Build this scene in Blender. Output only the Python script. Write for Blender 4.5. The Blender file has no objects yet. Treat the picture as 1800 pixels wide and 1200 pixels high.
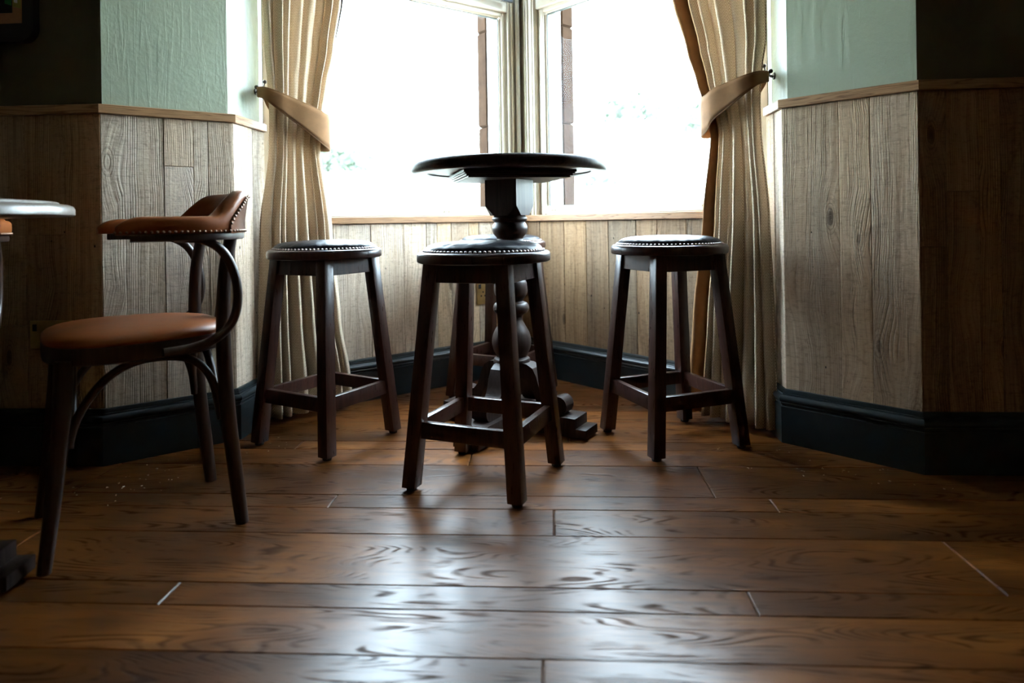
import bpy, bmesh, math, random
from mathutils import Vector, Matrix
random.seed(7)
sc = bpy.context.scene
C = sc.collection
PI = math.pi

# ------------------------------------------------------------ camera, sky, exposure
H = 0.76                                   # eye height
YAW = math.atan(73 / 1200)                 # the camera looks a little left of the board normal
ROLL = 0.0155
cam = bpy.data.cameras.new('camera')
cam.sensor_width = 36.0
cam.lens = 24.0
cam.shift_y = -(600 - 389) / 1800.0
cam.clip_start = 0.05
cam.dof.use_dof = True
cam.dof.focus_distance = 2.25
cam.dof.aperture_fstop = 2.2
camo = bpy.data.objects.new('camera', cam)
C.objects.link(camo)
camo.matrix_world = (Matrix.Translation((0, 0, H)) @ Matrix.Rotation(YAW, 4, 'Z')
                     @ Matrix.Rotation(PI / 2, 4, 'X') @ Matrix.Rotation(-ROLL, 4, 'Z'))
sc.camera = camo

world = bpy.data.worlds.new('overcast_sky')
sc.world = world
world.use_nodes = True
bg = world.node_tree.nodes['Background']
bg.inputs['Color'].default_value = (0.68, 0.85, 1.0, 1)
bg.inputs['Strength'].default_value = 9.0

sc.view_settings.view_transform = 'Standard'
sc.view_settings.look = 'None'
sc.view_settings.gamma = 1.0
sc.view_settings.exposure = 2.5
sc.view_settings.use_curve_mapping = False
sc.cycles.max_bounces = 6
sc.cycles.diffuse_bounces = 3
sc.cycles.glossy_bounces = 4
sc.cycles.transparent_max_bounces = 12

# ------------------------------------------------------------ material helpers
class G:
    """small node-graph helper"""
    def __init__(self, name):
        self.m = bpy.data.materials.new(name)
        self.m.use_nodes = True
        self.t = self.m.node_tree
        self.b = self.t.nodes['Principled BSDF']
    def n(self, kind, **kw):
        nd = self.t.nodes.new(kind)
        for k, v in kw.items():
            setattr(nd, k, v)
        return nd
    def put(self, sock, v):
        if v is None:
            return
        if isinstance(v, bpy.types.NodeSocket):
            self.t.links.new(v, sock)
        else:
            sock.default_value = v
    def math(self, op, a, b=None, c=None, clamp=False):
        nd = self.n('ShaderNodeMath', operation=op, use_clamp=clamp)
        for i, v in enumerate((a, b, c)):
            self.put(nd.inputs[i], v)
        return nd.outputs[0]
    def vmath(self, op, a, b=None):
        nd = self.n('ShaderNodeVectorMath', operation=op)
        self.put(nd.inputs[0], a); self.put(nd.inputs[1], b)
        return nd.outputs[0]
    def xyz(self, x, y, z):
        nd = self.n('ShaderNodeCombineXYZ')
        for i, v in enumerate((x, y, z)):
            self.put(nd.inputs[i], v)
        return nd.outputs[0]
    def sep(self, v):
        nd = self.n('ShaderNodeSeparateXYZ'); self.put(nd.inputs[0], v)
        return nd.outputs
    def coord(self, which='Object'):
        return self.n('ShaderNodeTexCoord').outputs[which]
    def rnd(self):
        return self.n('ShaderNodeObjectInfo').outputs['Random']
    def noise(self, vec, scale=5, detail=2, rough=0.5, dist=0.0):
        nd = self.n('ShaderNodeTexNoise')
        self.put(nd.inputs['Vector'], vec)
        nd.inputs['Scale'].default_value = scale; nd.inputs['Detail'].default_value = detail
        nd.inputs['Roughness'].default_value = rough; nd.inputs['Distortion'].default_value = dist
        return nd.outputs[0]
    def ramp(self, fac, stops):
        nd = self.n('ShaderNodeValToRGB'); self.put(nd.inputs[0], fac)
        el = nd.color_ramp.elements
        while len(el) < len(stops):
            el.new(0.5)
        for e, (p, c) in zip(el, stops):
            e.position = p
            e.color = (*c, 1) if isinstance(c, tuple) else (c, c, c, 1)
        return nd.outputs[0]
    def mix(self, fac, a, b, mode='MIX'):
        nd = self.n('ShaderNodeMix', data_type='RGBA', blend_type=mode)
        self.put(nd.inputs[0], fac)
        for s, v in ((nd.inputs[6], a), (nd.inputs[7], b)):
            self.put(s, (*v, 1) if isinstance(v, tuple) and len(v) == 3 else v)
        return nd.outputs[2]
    def bump(self, h, strength=0.5, dist=0.002, chain=None):
        nd = self.n('ShaderNodeBump')
        self.put(nd.inputs['Height'], h)
        nd.inputs['Strength'].default_value = strength
        nd.inputs['Distance'].default_value = dist
        if chain is not None:
            self.put(nd.inputs['Normal'], chain)
        return nd.outputs[0]
    def out(self, color=None, rough=0.5, normal=None, metal=0.0, spec=0.5, coat=0.0, coat_rough=0.1, sheen=0.0):
        b = self.b.inputs
        if color is not None:
            self.put(b['Base Color'], (*color, 1) if isinstance(color, tuple) and len(color) == 3 else color)
        self.put(b['Roughness'], rough)
        b['Metallic'].default_value = metal
        self.put(b['Specular IOR Level'], spec)
        b['Coat Weight'].default_value = coat
        b['Coat Roughness'].default_value = coat_rough
        b['Sheen Weight'].default_value = sheen
        if normal is not None:
            self.put(b['Normal'], normal)
        return self.m

def plain(name, col, rough=0.5, metal=0.0, nscale=30, namt=0.15, bump=0.0, spec=0.5, coat=0.0):
    g = G(name)
    co = g.coord()
    nz = g.noise(co, nscale, 3, 0.6)
    dark = tuple(c * (1 - namt) for c in col); lite = tuple(min(1, c * (1 + namt)) for c in col)
    c = g.ramp(nz, [(0.3, dark), (0.7, lite)])
    nm = g.bump(nz, 0.4, bump) if bump else None
    return g.out(c, rough, nm, metal, spec, coat)

def mat_floor():
    g = G('floor_oak_stained')
    co = g.coord(); r = g.rnd()
    x, y, z = g.sep(co)
    seed = g.math('MULTIPLY', r, 91.0)
    # cathedral figure: contour lines of a stretched noise field
    fld = g.noise(g.xyz(g.math('MULTIPLY', x, 1.35), g.math('MULTIPLY', y, 8.0), seed), 1.0, 1.6, 0.42, 0.3)
    rings = g.math('PINGPONG', g.math('MULTIPLY', fld, 32.0), 0.5)
    line = g.ramp(rings, [(0.0, 1.0), (0.10, 0.8), (0.26, 0.0)])
    fine = g.noise(g.xyz(g.math('MULTIPLY', x, 9.0), g.math('MULTIPLY', y, 190.0), seed), 1.0, 4, 0.65)
    wisp = g.noise(g.xyz(g.math('MULTIPLY', x, 5.0), g.math('MULTIPLY', y, 45.0), seed), 1.0, 4, 0.6, 0.6)
    breakup = g.noise(g.xyz(g.math('MULTIPLY', x, 7.0), g.math('MULTIPLY', y, 22.0), seed), 1.0, 3, 0.6)
    line = g.math('MULTIPLY', line, g.ramp(breakup, [(0.46, 0.0), (0.62, 1.0)]))
    blot = g.noise(g.xyz(g.math('MULTIPLY', x, 2.0), g.math('MULTIPLY', y, 6.0), seed), 1.0, 3, 0.6)
    base = g.ramp(blot, [(0.30, (0.070, 0.022, 0.005)), (0.55, (0.165, 0.054, 0.010)), (0.75, (0.31, 0.110, 0.020))])
    base = g.mix(g.ramp(wisp, [(0.45, 0.0), (0.74, 0.55)]), base, (0.045, 0.018, 0.007))
    base = g.mix(g.math('MULTIPLY', line, 0.62), base, (0.016, 0.007, 0.004))
    tint = g.ramp(r, [(0.0, 0.62), (0.5, 0.95), (1.0, 1.25)])
    base = g.mix(1.0, base, tint, 'MULTIPLY')
    hgt = g.math('SUBTRACT', g.math('MULTIPLY', fine, 0.35), g.math('ADD', g.math('MULTIPLY', line, 1.0), g.math('MULTIPLY', wisp, 0.35)))
    wav = g.noise(g.xyz(g.math('MULTIPLY', x, 3.0), g.math('MULTIPLY', y, 9.0), seed), 1.0, 2, 0.5)
    nm = g.bump(hgt, 0.30, 0.0012)
    nm = g.bump(wav, 0.12, 0.003, nm)
    rough = g.math('ADD', g.math('MULTIPLY', line, 0.22), g.math('ADD', g.math('MULTIPLY', fine, 0.14), 0.24))
    dull = g.math('ADD', g.math('MULTIPLY', line, 0.85), g.ramp(wisp, [(0.55, 0.0), (0.80, 0.25)]), clamp=True)
    return g.out(base, rough, nm, spec=g.math('MULTIPLY_ADD', dull, -0.31, 0.33))

def mat_board():
    g = G('weathered_board')
    co = g.coord(); r = g.rnd()
    info = g.n('ShaderNodeObjectInfo')
    x, y, z = g.sep(co)
    seed = g.math('MULTIPLY', r, 77.0)
    # knots: sparse voronoi cells bend the grain round them
    vor = g.n('ShaderNodeTexVoronoi')
    g.put(vor.inputs['Vector'], g.xyz(g.math('ADD', g.math('MULTIPLY', x, 7.0), seed), seed, g.math('MULTIPLY', z, 2.6)))
    vor.inputs['Scale'].default_value = 1.0
    kd = vor.outputs['Distance']
    pull = g.ramp(kd, [(0.0, 1.0), (0.42, 0.0)])
    warp = g.noise(g.xyz(g.math('MULTIPLY', x, 4.0), seed, g.math('MULTIPLY', z, 2.0)), 1.0, 2, 0.5)
    xw = g.math('ADD', g.math('MULTIPLY', x, 1.0), g.math('ADD', g.math('MULTIPLY', warp, 0.05), g.math('MULTIPLY', pull, 0.035)))
    grain = g.noise(g.xyz(g.math('MULTIPLY', xw, 75.0), seed, g.math('MULTIPLY', z, 1.6)), 1.0, 3, 0.6)
    fine = g.noise(g.xyz(g.math('MULTIPLY', xw, 260.0), seed, g.math('MULTIPLY', z, 7.0)), 1.0, 3, 0.6)
    chip = g.noise(g.xyz(g.math('MULTIPLY', x, 55.0), seed, g.math('MULTIPLY', z, 80.0)), 1.0, 3, 0.65)
    saw = g.noise(g.xyz(g.math('MULTIPLY', x, 14.0), seed, g.math('MULTIPLY', z, 330.0)), 1.0, 2, 0.6)
    big = g.noise(g.xyz(g.math('MULTIPLY', x, 9.0), seed, g.math('MULTIPLY', z, 1.8)), 1.0, 3, 0.6)
    c = g.ramp(grain, [(0.28, (0.38, 0.31, 0.25)), (0.46, (0.60, 0.52, 0.44)), (0.70, (0.74, 0.67, 0.58))])
    c = g.mix(g.ramp(fine, [(0.30, 0.45), (0.5, 0.0)]), c, (0.21, 0.165, 0.13))
    c = g.mix(g.ramp(big, [(0.40, 0.0), (0.75, 0.55)]), c, (0.58, 0.44, 0.31))
    knot = g.ramp(kd, [(0.055, 1.0), (0.10, 0.0)])
    krg = g.math('MULTIPLY', g.ramp(g.math('PINGPONG', g.math('MULTIPLY', kd, 26.0), 0.5), [(0.0, 1.0), (0.3, 0.0)]), g.ramp(kd, [(0.08, 0.8), (0.22, 0.0)]))
    c = g.mix(g.math('MULTIPLY', knot, 0.72), c, (0.055, 0.040, 0.030))
    c = g.mix(g.math('MULTIPLY', krg, 0.6), c, (0.09, 0.07, 0.055))
    c = g.mix(g.ramp(chip, [(0.34, 0.35), (0.46, 0.0)]), c, (0.19, 0.15, 0.12))
    c = g.mix(g.ramp(chip, [(0.58, 0.0), (0.72, 0.35)]), c, (0.82, 0.76, 0.68))
    c = g.mix(g.math('MULTIPLY', g.ramp(saw, [(0.32, 0.32), (0.46, 0.0)]), g.ramp(big, [(0.40, 1.0), (0.60, 0.25)])), c, (0.22, 0.175, 0.14))
    rid = g.math('PINGPONG', g.math('MULTIPLY', g.math('ADD', xw, g.math('MULTIPLY', grain, 0.010)), 150.0), 0.5)
    rid = g.math('MULTIPLY', g.ramp(rid, [(0.0, 0.7), (0.22, 0.0)]), g.ramp(g.noise(g.xyz(g.math('MULTIPLY', x, 16.0), seed, g.math('MULTIPLY', z, 1.2)), 1.0, 2, 0.5), [(0.42, 0.0), (0.58, 1.0)]))
    c = g.mix(rid, c, (0.17, 0.135, 0.105))
    # small nail and worm holes
    v2 = g.n('ShaderNodeTexVoronoi')
    g.put(v2.inputs['Vector'], g.xyz(g.math('ADD', g.math('MULTIPLY', x, 26.0), seed), seed, g.math('MULTIPLY', z, 15.0)))
    v2.inputs['Scale'].default_value = 1.0
    hole = g.ramp(v2.outputs['Distance'], [(0.06, 1.0), (0.09, 0.0)])
    pick = g.ramp(g.sep(v2.outputs['Color'])[0], [(0.86, 0.0), (0.88, 1.0)])
    hole = g.math('MULTIPLY', hole, pick)
    c = g.mix(hole, c, (0.02, 0.012, 0.008))
    c = g.mix(1.0, c, info.outputs['Color'], 'MULTIPLY')
    hgt = g.math('ADD', g.math('MULTIPLY', grain, 0.9), g.math('ADD', g.math('MULTIPLY', fine, 0.35), g.math('ADD', g.math('MULTIPLY', chip, 0.45), g.math('MULTIPLY', saw, 0.3))))
    hgt = g.math('SUBTRACT', hgt, g.math('ADD', g.math('ADD', g.math('MULTIPLY', hole, 2.0), rid), g.math('MULTIPLY', krg, 0.5)))
    nm = g.bump(hgt, 0.7, 0.0030)
    return g.out(c, 0.78, nm, spec=0.3)

def mat_oak():
    g = G('oiled_oak_trim')
    co = g.coord('UV')
    x, y, z = g.sep(co)
    fld = g.noise(g.xyz(g.math('MULTIPLY', x, 2.2), g.math('MULTIPLY', y, 26.0), 3.0), 1.0, 2, 0.5, 0.4)
    rings = g.math('PINGPONG', g.math('MULTIPLY', fld, 9.0), 0.5)
    line = g.ramp(rings, [(0.0, 1.0), (0.2, 0.0)])
    fine = g.noise(g.xyz(g.math('MULTIPLY', x, 14.0), g.math('MULTIPLY', y, 420.0), 0.0), 1.0, 3, 0.6)
    c = g.ramp(fine, [(0.3, (0.26, 0.130, 0.055)), (0.7, (0.40, 0.222, 0.104))])
    c = g.mix(g.math('MULTIPLY', line, 0.75), c, (0.12, 0.052, 0.020))
    nm = g.bump(g.math('SUBTRACT', fine, line), 0.3, 0.0008)
    return g.out(c, 0.5, nm, spec=0.4)

def mat_plaster(name, col, rough, amt):
    g = G(name)
    co = g.coord()
    x, y, z = g.sep(co)
    a = g.noise(co, 45, 4, 0.6)
    st = g.noise(g.xyz(g.math('MULTIPLY', x, 38.0), g.math('MULTIPLY', y, 38.0), g.math('MULTIPLY', z, 3.0)), 1.0, 4, 0.7, 0.8)
    st = g.ramp(st, [(0.5, 0.0), (0.62, 1.0)])
    h = g.math('ADD', a, g.math('MULTIPLY', st, 0.35))
    b = g.noise(co, 3.0, 3, 0.5)
    c = g.ramp(b, [(0.3, tuple(v * 0.93 for v in col)), (0.7, tuple(v * 1.06 for v in col))])
    return g.out(c, rough, g.bump(h, 0.5, amt), spec=0.4)

def mat_wood(name, dark, lite, rough, axis='Z', spec=0.5, coat=0.0):
    g = G(name)
    co = g.coord()
    x, y, z = g.sep(co)
    r = g.math('MULTIPLY', g.rnd(), 31.0)
    s = {'X': (4.0, 70.0, 70.0), 'Y': (70.0, 4.0, 70.0), 'Z': (70.0, 70.0, 4.0)}[axis]
    v = g.xyz(g.math('ADD', g.math('MULTIPLY', x, s[0]), r), g.math('MULTIPLY', y, s[1]), g.math('MULTIPLY', z, s[2]))
    f = g.noise(v, 1.0, 4, 0.62, 0.5)
    c = g.ramp(f, [(0.32, dark), (0.68, lite)])
    f2 = g.noise(v, 3.2, 3, 0.6)
    nm = g.bump(f2, 0.18, 0.0006)
    ro = g.math('ADD', g.math('MULTIPLY', f2, 0.16), rough - 0.08)
    return g.out(c, ro, nm, spec=spec, coat=coat)

def mat_leather(name, col, rough, wr=0.0012, spec=0.5):
    g = G(name)
    co = g.coord()
    vor = g.n('ShaderNodeTexVoronoi'); vor.feature = 'DISTANCE_TO_EDGE'
    g.put(vor.inputs['Vector'], co); vor.inputs['Scale'].default_value = 420.0
    cr = g.noise(co, 16.0, 4, 0.6, 1.2)
    b = g.noise(co, 6.0, 3, 0.6)
    c = g.ramp(b, [(0.3, tuple(v * 0.72 for v in col)), (0.72, tuple(v * 1.2 for v in col))])
    nm = g.bump(g.ramp(vor.outputs['Distance'], [(0.0, 0.0), (0.12, 1.0)]), 0.12, 0.0005)
    nm = g.bump(cr, 0.35, wr * 2, nm)
    return g.out(c, g.math('ADD', g.math('MULTIPLY', b, 0.15), rough - 0.07), nm, spec=spec)

def mat_fabric():
    g = G('herringbone_curtain')
    uv = g.coord('UV')
    u, v, w = g.sep(uv)
    pp = g.math('PINGPONG', u, 0.020)
    t = g.math('ADD', g.math('MULTIPLY', v, 0.8), pp)
    wob = g.noise(g.xyz(g.math('MULTIPLY', u, 90.0), g.math('MULTIPLY', v, 90.0), 0.0), 1.0, 2, 0.6)
    s = g.math('SINE', g.math('ADD', g.math('MULTIPLY', t, 2 * PI / 0.0085), g.math('MULTIPLY', wob, 3.5)))
    s = g.math('MULTIPLY_ADD', s, 0.5, 0.5)
    slub = g.noise(g.xyz(g.math('MULTIPLY', u, 420.0), g.math('MULTIPLY', v, 60.0), 0.0), 1.0, 3, 0.6)
    c = g.ramp(s, [(0.15, (0.44, 0.315, 0.205)), (0.70, (0.86, 0.73, 0.56))])
    c = g.mix(g.ramp(slub, [(0.4, 0.45), (0.65, 0.0)]), c, (0.42, 0.31, 0.215))
    nm = g.bump(g.math('ADD', s, slub), 0.35, 0.0008)
    m = g.out(c, 0.9, nm, spec=0.10, sheen=0.0)
    tr = g.n('ShaderNodeBsdfTranslucent')
    g.put(tr.inputs['Color'], c)
    mx = g.n('ShaderNodeMixShader'); mx.inputs[0].default_value = 0.25
    o = g.t.nodes['Material Output']
    g.t.links.new(g.b.outputs[0], mx.inputs[1]); g.t.links.new(tr.outputs[0], mx.inputs[2])
    g.t.links.new(mx.outputs[0], o.inputs[0])
    return m

def mat_velvet(name, col):
    g = G(name)
    co = g.coord()
    b = g.noise(co, 25, 3, 0.6)
    c = g.ramp(b, [(0.3, tuple(v * 0.88 for v in col)), (0.7, tuple(v * 1.1 for v in col))])
    w = g.noise(co, 900, 2, 0.6)
    return g.out(c, 0.75, g.bump(w, 0.2, 0.0005), spec=0.15, sheen=0.04)

def mat_glass():
    g = G('window_glass')
    tr = g.n('ShaderNodeBsdfTransparent'); tr.inputs[0].default_value = (0.97, 0.985, 0.98, 1)
    gl = g.n('ShaderNodeBsdfGlossy'); gl.inputs['Roughness'].default_value = 0.02
    lw = g.n('ShaderNodeLayerWeight'); lw.inputs['Blend'].default_value = 0.5
    fr = g.math('MULTIPLY_ADD', g.math('POWER', lw.outputs['Facing'], 5.0), 0.80, 0.002)
    mx = g.n('ShaderNodeMixShader')
    g.t.links.new(fr, mx.inputs[0])
    g.t.links.new(tr.outputs[0], mx.inputs[1]); g.t.links.new(gl.outputs[0], mx.inputs[2])
    g.t.links.new(mx.outputs[0], g.t.nodes['Material Output'].inputs[0])
    return g.m

def mat_hill():
    g = G('pale_grass_hillside')
    co = g.coord()
    a = g.noise(co, 0.35, 5, 0.65); b = g.noise(co, 3.0, 4, 0.7)
    c = g.ramp(a, [(0.35, (0.60, 0.60, 0.50)), (0.6, (0.74, 0.72, 0.64))])
    c = g.mix(g.ramp(b, [(0.5, 0.0), (0.75, 0.5)]), c, (0.42, 0.46, 0.34))
    return g.out(c, 0.9, g.bump(b, 0.5, 0.05))

M = dict(
    floor=mat_floor(), board=mat_board(), oak=mat_oak(),
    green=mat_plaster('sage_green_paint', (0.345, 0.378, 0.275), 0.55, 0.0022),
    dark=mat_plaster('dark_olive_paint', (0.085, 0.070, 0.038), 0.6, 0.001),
    ceil=mat_plaster('ceiling_paint', (0.50, 0.46, 0.40), 0.7, 0.001),
    base=plain('dark_teal_baseboard_paint', (0.014, 0.021, 0.024), 0.33, nscale=20, namt=0.2, bump=0.0008),
    cream=plain('cream_window_paint', (0.52, 0.46, 0.36), 0.38, nscale=12, namt=0.05, bump=0.0006),
    outwhite=plain('white_outside_paint', (0.80, 0.80, 0.80), 0.5, nscale=9, namt=0.05),
    gasket=plain('dark_glazing_gasket', (0.03, 0.045, 0.042), 0.5),
    glass=mat_glass(),
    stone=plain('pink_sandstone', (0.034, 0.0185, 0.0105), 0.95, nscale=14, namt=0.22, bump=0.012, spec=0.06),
    stool=mat_wood('mahogany_stained_beech', (0.022, 0.0085, 0.0065), (0.056, 0.022, 0.015), 0.30, spec=0.48),
    tablew=mat_wood('ebony_stained_wood', (0.020, 0.013, 0.011), (0.046, 0.030, 0.025), 0.42, spec=0.12),
    tabletop=mat_wood('pale_dining_top_wood', (0.16, 0.13, 0.105), (0.25, 0.21, 0.175), 0.3, 'X'),
    bent=mat_wood('dark_bentwood', (0.022, 0.011, 0.008), (0.045, 0.023, 0.015), 0.34),
    black=mat_leather('black_leather', (0.014, 0.014, 0.018), 0.34, spec=0.05),
    tan=mat_leather('chestnut_leather', (0.275, 0.078, 0.020), 0.42, spec=0.22),
    nail=plain('antique_brass_nail', (0.22, 0.13, 0.085), 0.35, metal=0.9),
    silver=plain('pewter_nail', (0.46, 0.40, 0.40), 0.28, metal=0.9),
    brass=plain('aged_brass', (0.62, 0.46, 0.22), 0.3, metal=1.0),
    bronze=plain('dark_bronze', (0.055, 0.042, 0.032), 0.35, metal=0.7),
    fabric=mat_fabric(),
    lining=mat_velvet('brown_curtain_lining', (0.38, 0.20, 0.088)),
    velvet=mat_velvet('tan_velvet_tieback', (0.215, 0.105, 0.042)),
    rubber=plain('black_rubber', (0.012, 0.012, 0.012), 0.7),
    blind=plain('charcoal_blind_cloth', (0.07, 0.085, 0.09), 0.8),
    bead=plain('white_plastic_bead', (0.75, 0.73, 0.68), 0.35),
    hill=mat_hill(),
    leaf=plain('dark_green_leaf', (0.030, 0.040, 0.022), 0.8, nscale=4, namt=0.4),
    frame=plain('black_frame_lacquer', (0.008, 0.008, 0.009), 0.45),
    copper=plain('copper_brown_mount', (0.36, 0.155, 0.075), 0.5, nscale=60, namt=0.1),
    crumb=plain('pale_crumb', (0.5, 0.45, 0.36), 0.9),
)
def mat_print():
    g = G('dark_print_with_green_corner')
    co = g.coord()
    x, y, z = g.sep(co)
    c = g.mix(g.math('MULTIPLY', g.math('GREATER_THAN', z, 0.0), g.math('GREATER_THAN', x, 0.0)), (0.006, 0.006, 0.006), (0.02, 0.15, 0.045))
    return g.out(c, 0.25)
M['print'] = mat_print()
M['olive'] = plain('olive_yellow_print', (0.28, 0.25, 0.05), 0.4)
M['white'] = plain('white_print', (0.6, 0.6, 0.6), 0.4)

# ------------------------------------------------------------ mesh helpers
def obj(name, bm, mat, parent=None, smooth=None, loc=None):
    me = bpy.data.meshes.new(name)
    bmesh.ops.recalc_face_normals(bm, faces=bm.faces)
    bm.to_mesh(me); bm.free()
    me.materials.append(M[mat] if isinstance(mat, str) else mat)
    if smooth is not None:
        me.shade_smooth()
        me.set_sharp_from_angle(angle=math.radians(smooth))
    o = bpy.data.objects.new(name, me)
    C.objects.link(o)
    if parent is not None:
        o.parent = parent
    if loc is not None:
        o.location = loc
    return o
def tag(o, label, cat, group=None):
    o['label'] = label; o['category'] = cat
    if group:
        o['group'] = group
    return o
def thing(name, label, cat, loc=(0, 0, 0), rz=0.0, group=None):
    o = bpy.data.objects.new(name, None)
    o.empty_display_size = 0.1
    C.objects.link(o)
    o.location = loc; o.rotation_euler = (0, 0, rz)
    return tag(o, label, cat, group)
def struct(o, label, cat='wall'):
    o['kind'] = 'structure'; o['label'] = label; o['category'] = cat
    return o
def dup(root, loc, rz, label):
    r = root.copy(); C.objects.link(r)
    r.location = loc; r.rotation_euler = (0, 0, rz); r['label'] = label
    for ch in list(root.children):
        c = ch.copy(); C.objects.link(c); c.parent = r
        for gch in list(ch.children):
            d = gch.copy(); C.objects.link(d); d.parent = c
    return r
def box(bm, x0, x1, y0, y1, z0, z1, mtx=None, bev=0.0, seg=1):
    b = bmesh.new()
    vs = [b.verts.new(p) for p in ((x0, y0, z0), (x1, y0, z0), (x1, y1, z0), (x0, y1, z0), (x0, y0, z1), (x1, y0, z1), (x1, y1, z1), (x0, y1, z1))]
    for f in ((0, 3, 2, 1), (4, 5, 6, 7), (0, 1, 5, 4), (1, 2, 6, 5), (2, 3, 7, 6), (3, 0, 4, 7)):
        b.faces.new([vs[i] for i in f])
    if bev:
        bmesh.ops.bevel(b, geom=b.edges[:], offset=bev, segments=seg, affect='EDGES', profile=0.5)
    if mtx is not None:
        bmesh.ops.transform(b, matrix=mtx, verts=b.verts)
    merge(bm, b)
    return bm
def merge(bm, b):
    me = bpy.data.meshes.new('tmp'); b.to_mesh(me); b.free()
    bm.from_mesh(me); bpy.data.meshes.remove(me)
def hexa(bm, bot, top, bev=0.0, seg=1):
    """a solid from four bottom and four top corners"""
    b = bmesh.new()
    vs = [b.verts.new(p) for p in list(bot) + list(top)]
    for f in ((0, 3, 2, 1), (4, 5, 6, 7), (0, 1, 5, 4), (1, 2, 6, 5), (2, 3, 7, 6), (3, 0, 4, 7)):
        b.faces.new([vs[i] for i in f])
    if bev:
        bmesh.ops.bevel(b, geom=b.edges[:], offset=bev, segments=seg, affect='EDGES', profile=0.5)
    merge(bm, b)
    return bm
def lathe(bm, prof, n=48, cx=0.0, cy=0.0):
    rings = []
    for r, z in prof:
        if r < 1e-6:
            rings.append([bm.verts.new((cx, cy, z))])
        else:
            rings.append([bm.verts.new((cx + r * math.cos(2 * PI * i / n), cy + r * math.sin(2 * PI * i / n), z)) for i in range(n)])
    for a, b in zip(rings, rings[1:]):
        for i in range(n):
            j = (i + 1) % n
            if len(a) == 1:
                bm.faces.new((a[0], b[i], b[j]))
            elif len(b) == 1:
                bm.faces.new((a[i], b[0], a[j]))
            else:
                bm.faces.new((a[i], b[i], b[j], a[j]))
    return bm
def prism(bm, poly, z0, z1, bev=0.0):
    b = bmesh.new()
    lo = [b.verts.new((p[0], p[1], z0)) for p in poly]
    hi = [b.verts.new((p[0], p[1], z1)) for p in poly]
    n = len(poly)
    b.faces.new(lo[::-1]); b.faces.new(hi)
    for i in range(n):
        j = (i + 1) % n
        b.faces.new((lo[i], lo[j], hi[j], hi[i]))
    if bev:
        bmesh.ops.bevel(b, geom=b.edges[:], offset=bev, segments=2, affect='EDGES')
    merge(bm, b)
    return bm
def catmull(pts, per=8):
    pts = [Vector(p) for p in pts]
    P = [pts[0] * 2 - pts[1]] + pts + [pts[-1] * 2 - pts[-2]]
    out = []
    for i in range(1, len(P) - 2):
        a, b, c, d = P[i - 1:i + 3]
        for k in range(per):
            t = k / per
            out.append(0.5 * ((2 * b) + (c - a) * t + (2 * a - 5 * b + 4 * c - d) * t * t + (3 * b - a - 3 * c + d) * t ** 3))
    out.append(pts[-1].copy())
    return out
def tube(bm, pts, rad, n=12, cap=True):
    pts = [Vector(p) for p in pts]
    if not hasattr(rad, '__len__'):
        rad = [rad] * len(pts)
    elif len(rad) != len(pts):
        k = len(rad) - 1
        rr = []
        for i in range(len(pts)):
            f = i / (len(pts) - 1) * k; a = min(int(f), k - 1)
            rr.append(rad[a] + (rad[a + 1] - rad[a]) * (f - a))
        rad = rr
    t = (pts[1] - pts[0]).normalized()
    u = t.orthogonal().normalized()
    prev = None
    rings = []
    for i, p in enumerate(pts):
        t2 = (pts[min(i + 1, len(pts) - 1)] - pts[max(i - 1, 0)]).normalized()
        u = (u - t2 * u.dot(t2)).normalized()
        w = t2.cross(u)
        rings.append([bm.verts.new(p + (u * math.cos(2 * PI * k / n) + w * math.sin(2 * PI * k / n)) * rad[i]) for k in range(n)])
    for a, b in zip(rings, rings[1:]):
        for k in range(n):
            j = (k + 1) % n
            bm.faces.new((a[k], a[j], b[j], b[k]))
    if cap:
        bm.faces.new(rings[0][::-1]); bm.faces.new(rings[-1])
    return bm
def dome(bm, c, nrm, r, h=0.6, n=8):
    nrm = Vector(nrm).normalized(); u = nrm.orthogonal().normalized(); w = nrm.cross(u); c = Vector(c)
    r0 = [bm.verts.new(c + (u * math.cos(2 * PI * k / n) + w * math.sin(2 * PI * k / n)) * r) for k in range(n)]
    r1 = [bm.verts.new(c + nrm * r * h * 0.7 + (u * math.cos(2 * PI * k / n) + w * math.sin(2 * PI * k / n)) * r * 0.7) for k in range(n)]
    tp = bm.verts.new(c + nrm * r * h)
    for k in range(n):
        j = (k + 1) % n
        bm.faces.new((r0[k], r0[j], r1[j], r1[k])); bm.faces.new((r1[k], r1[j], tp))

# ------------------------------------------------------------ the plan of the bay (finished panel face, left to right)
P = [(-4.2, 2.11), (-1.45, 2.11), (-1.14, 2.375), (-1.135, 2.63), (-0.163, 3.473), (0.78, 2.535), (0.778, 2.365), (1.08, 2.085), (4.2, 2.085)]
def seg(i):
    a, b = Vector(P[i]), Vector(P[i + 1]); d = (b - a); L = d.length; d = d / L
    return a, d, Vector((-d.y, d.x)), L            # start, direction, outward, length
def offs(o):
    """the plan moved by o toward the room (negative: outward), mitred"""
    out = []
    for i in range(len(P)):
        if i == 0:
            _, d, n, _ = seg(0); out.append(Vector(P[0]) - n * o)
        elif i == len(P) - 1:
            _, d, n, _ = seg(i - 1); out.append(Vector(P[i]) - n * o)
        else:
            n1, n2 = seg(i - 1)[2], seg(i)[2]
            m = (n1 + n2) / (1 + n1.dot(n2))
            out.append(Vector(P[i]) - m * o)
    return out
def at(i, s, o, z=0.0):
    a, d, n, L = seg(i)
    p = a + d * s - n * o
    return Vector((p.x, p.y, z))
def wmat(i, s=0.0, o=0.0, z=0.0):
    a, d, n, L = seg(i)
    p = at(i, s, o, z)
    return Matrix(((d.x, n.x, 0, p.x), (d.y, n.y, 0, p.y), (0, 0, 1, p.z), (0, 0, 0, 1)))

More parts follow.
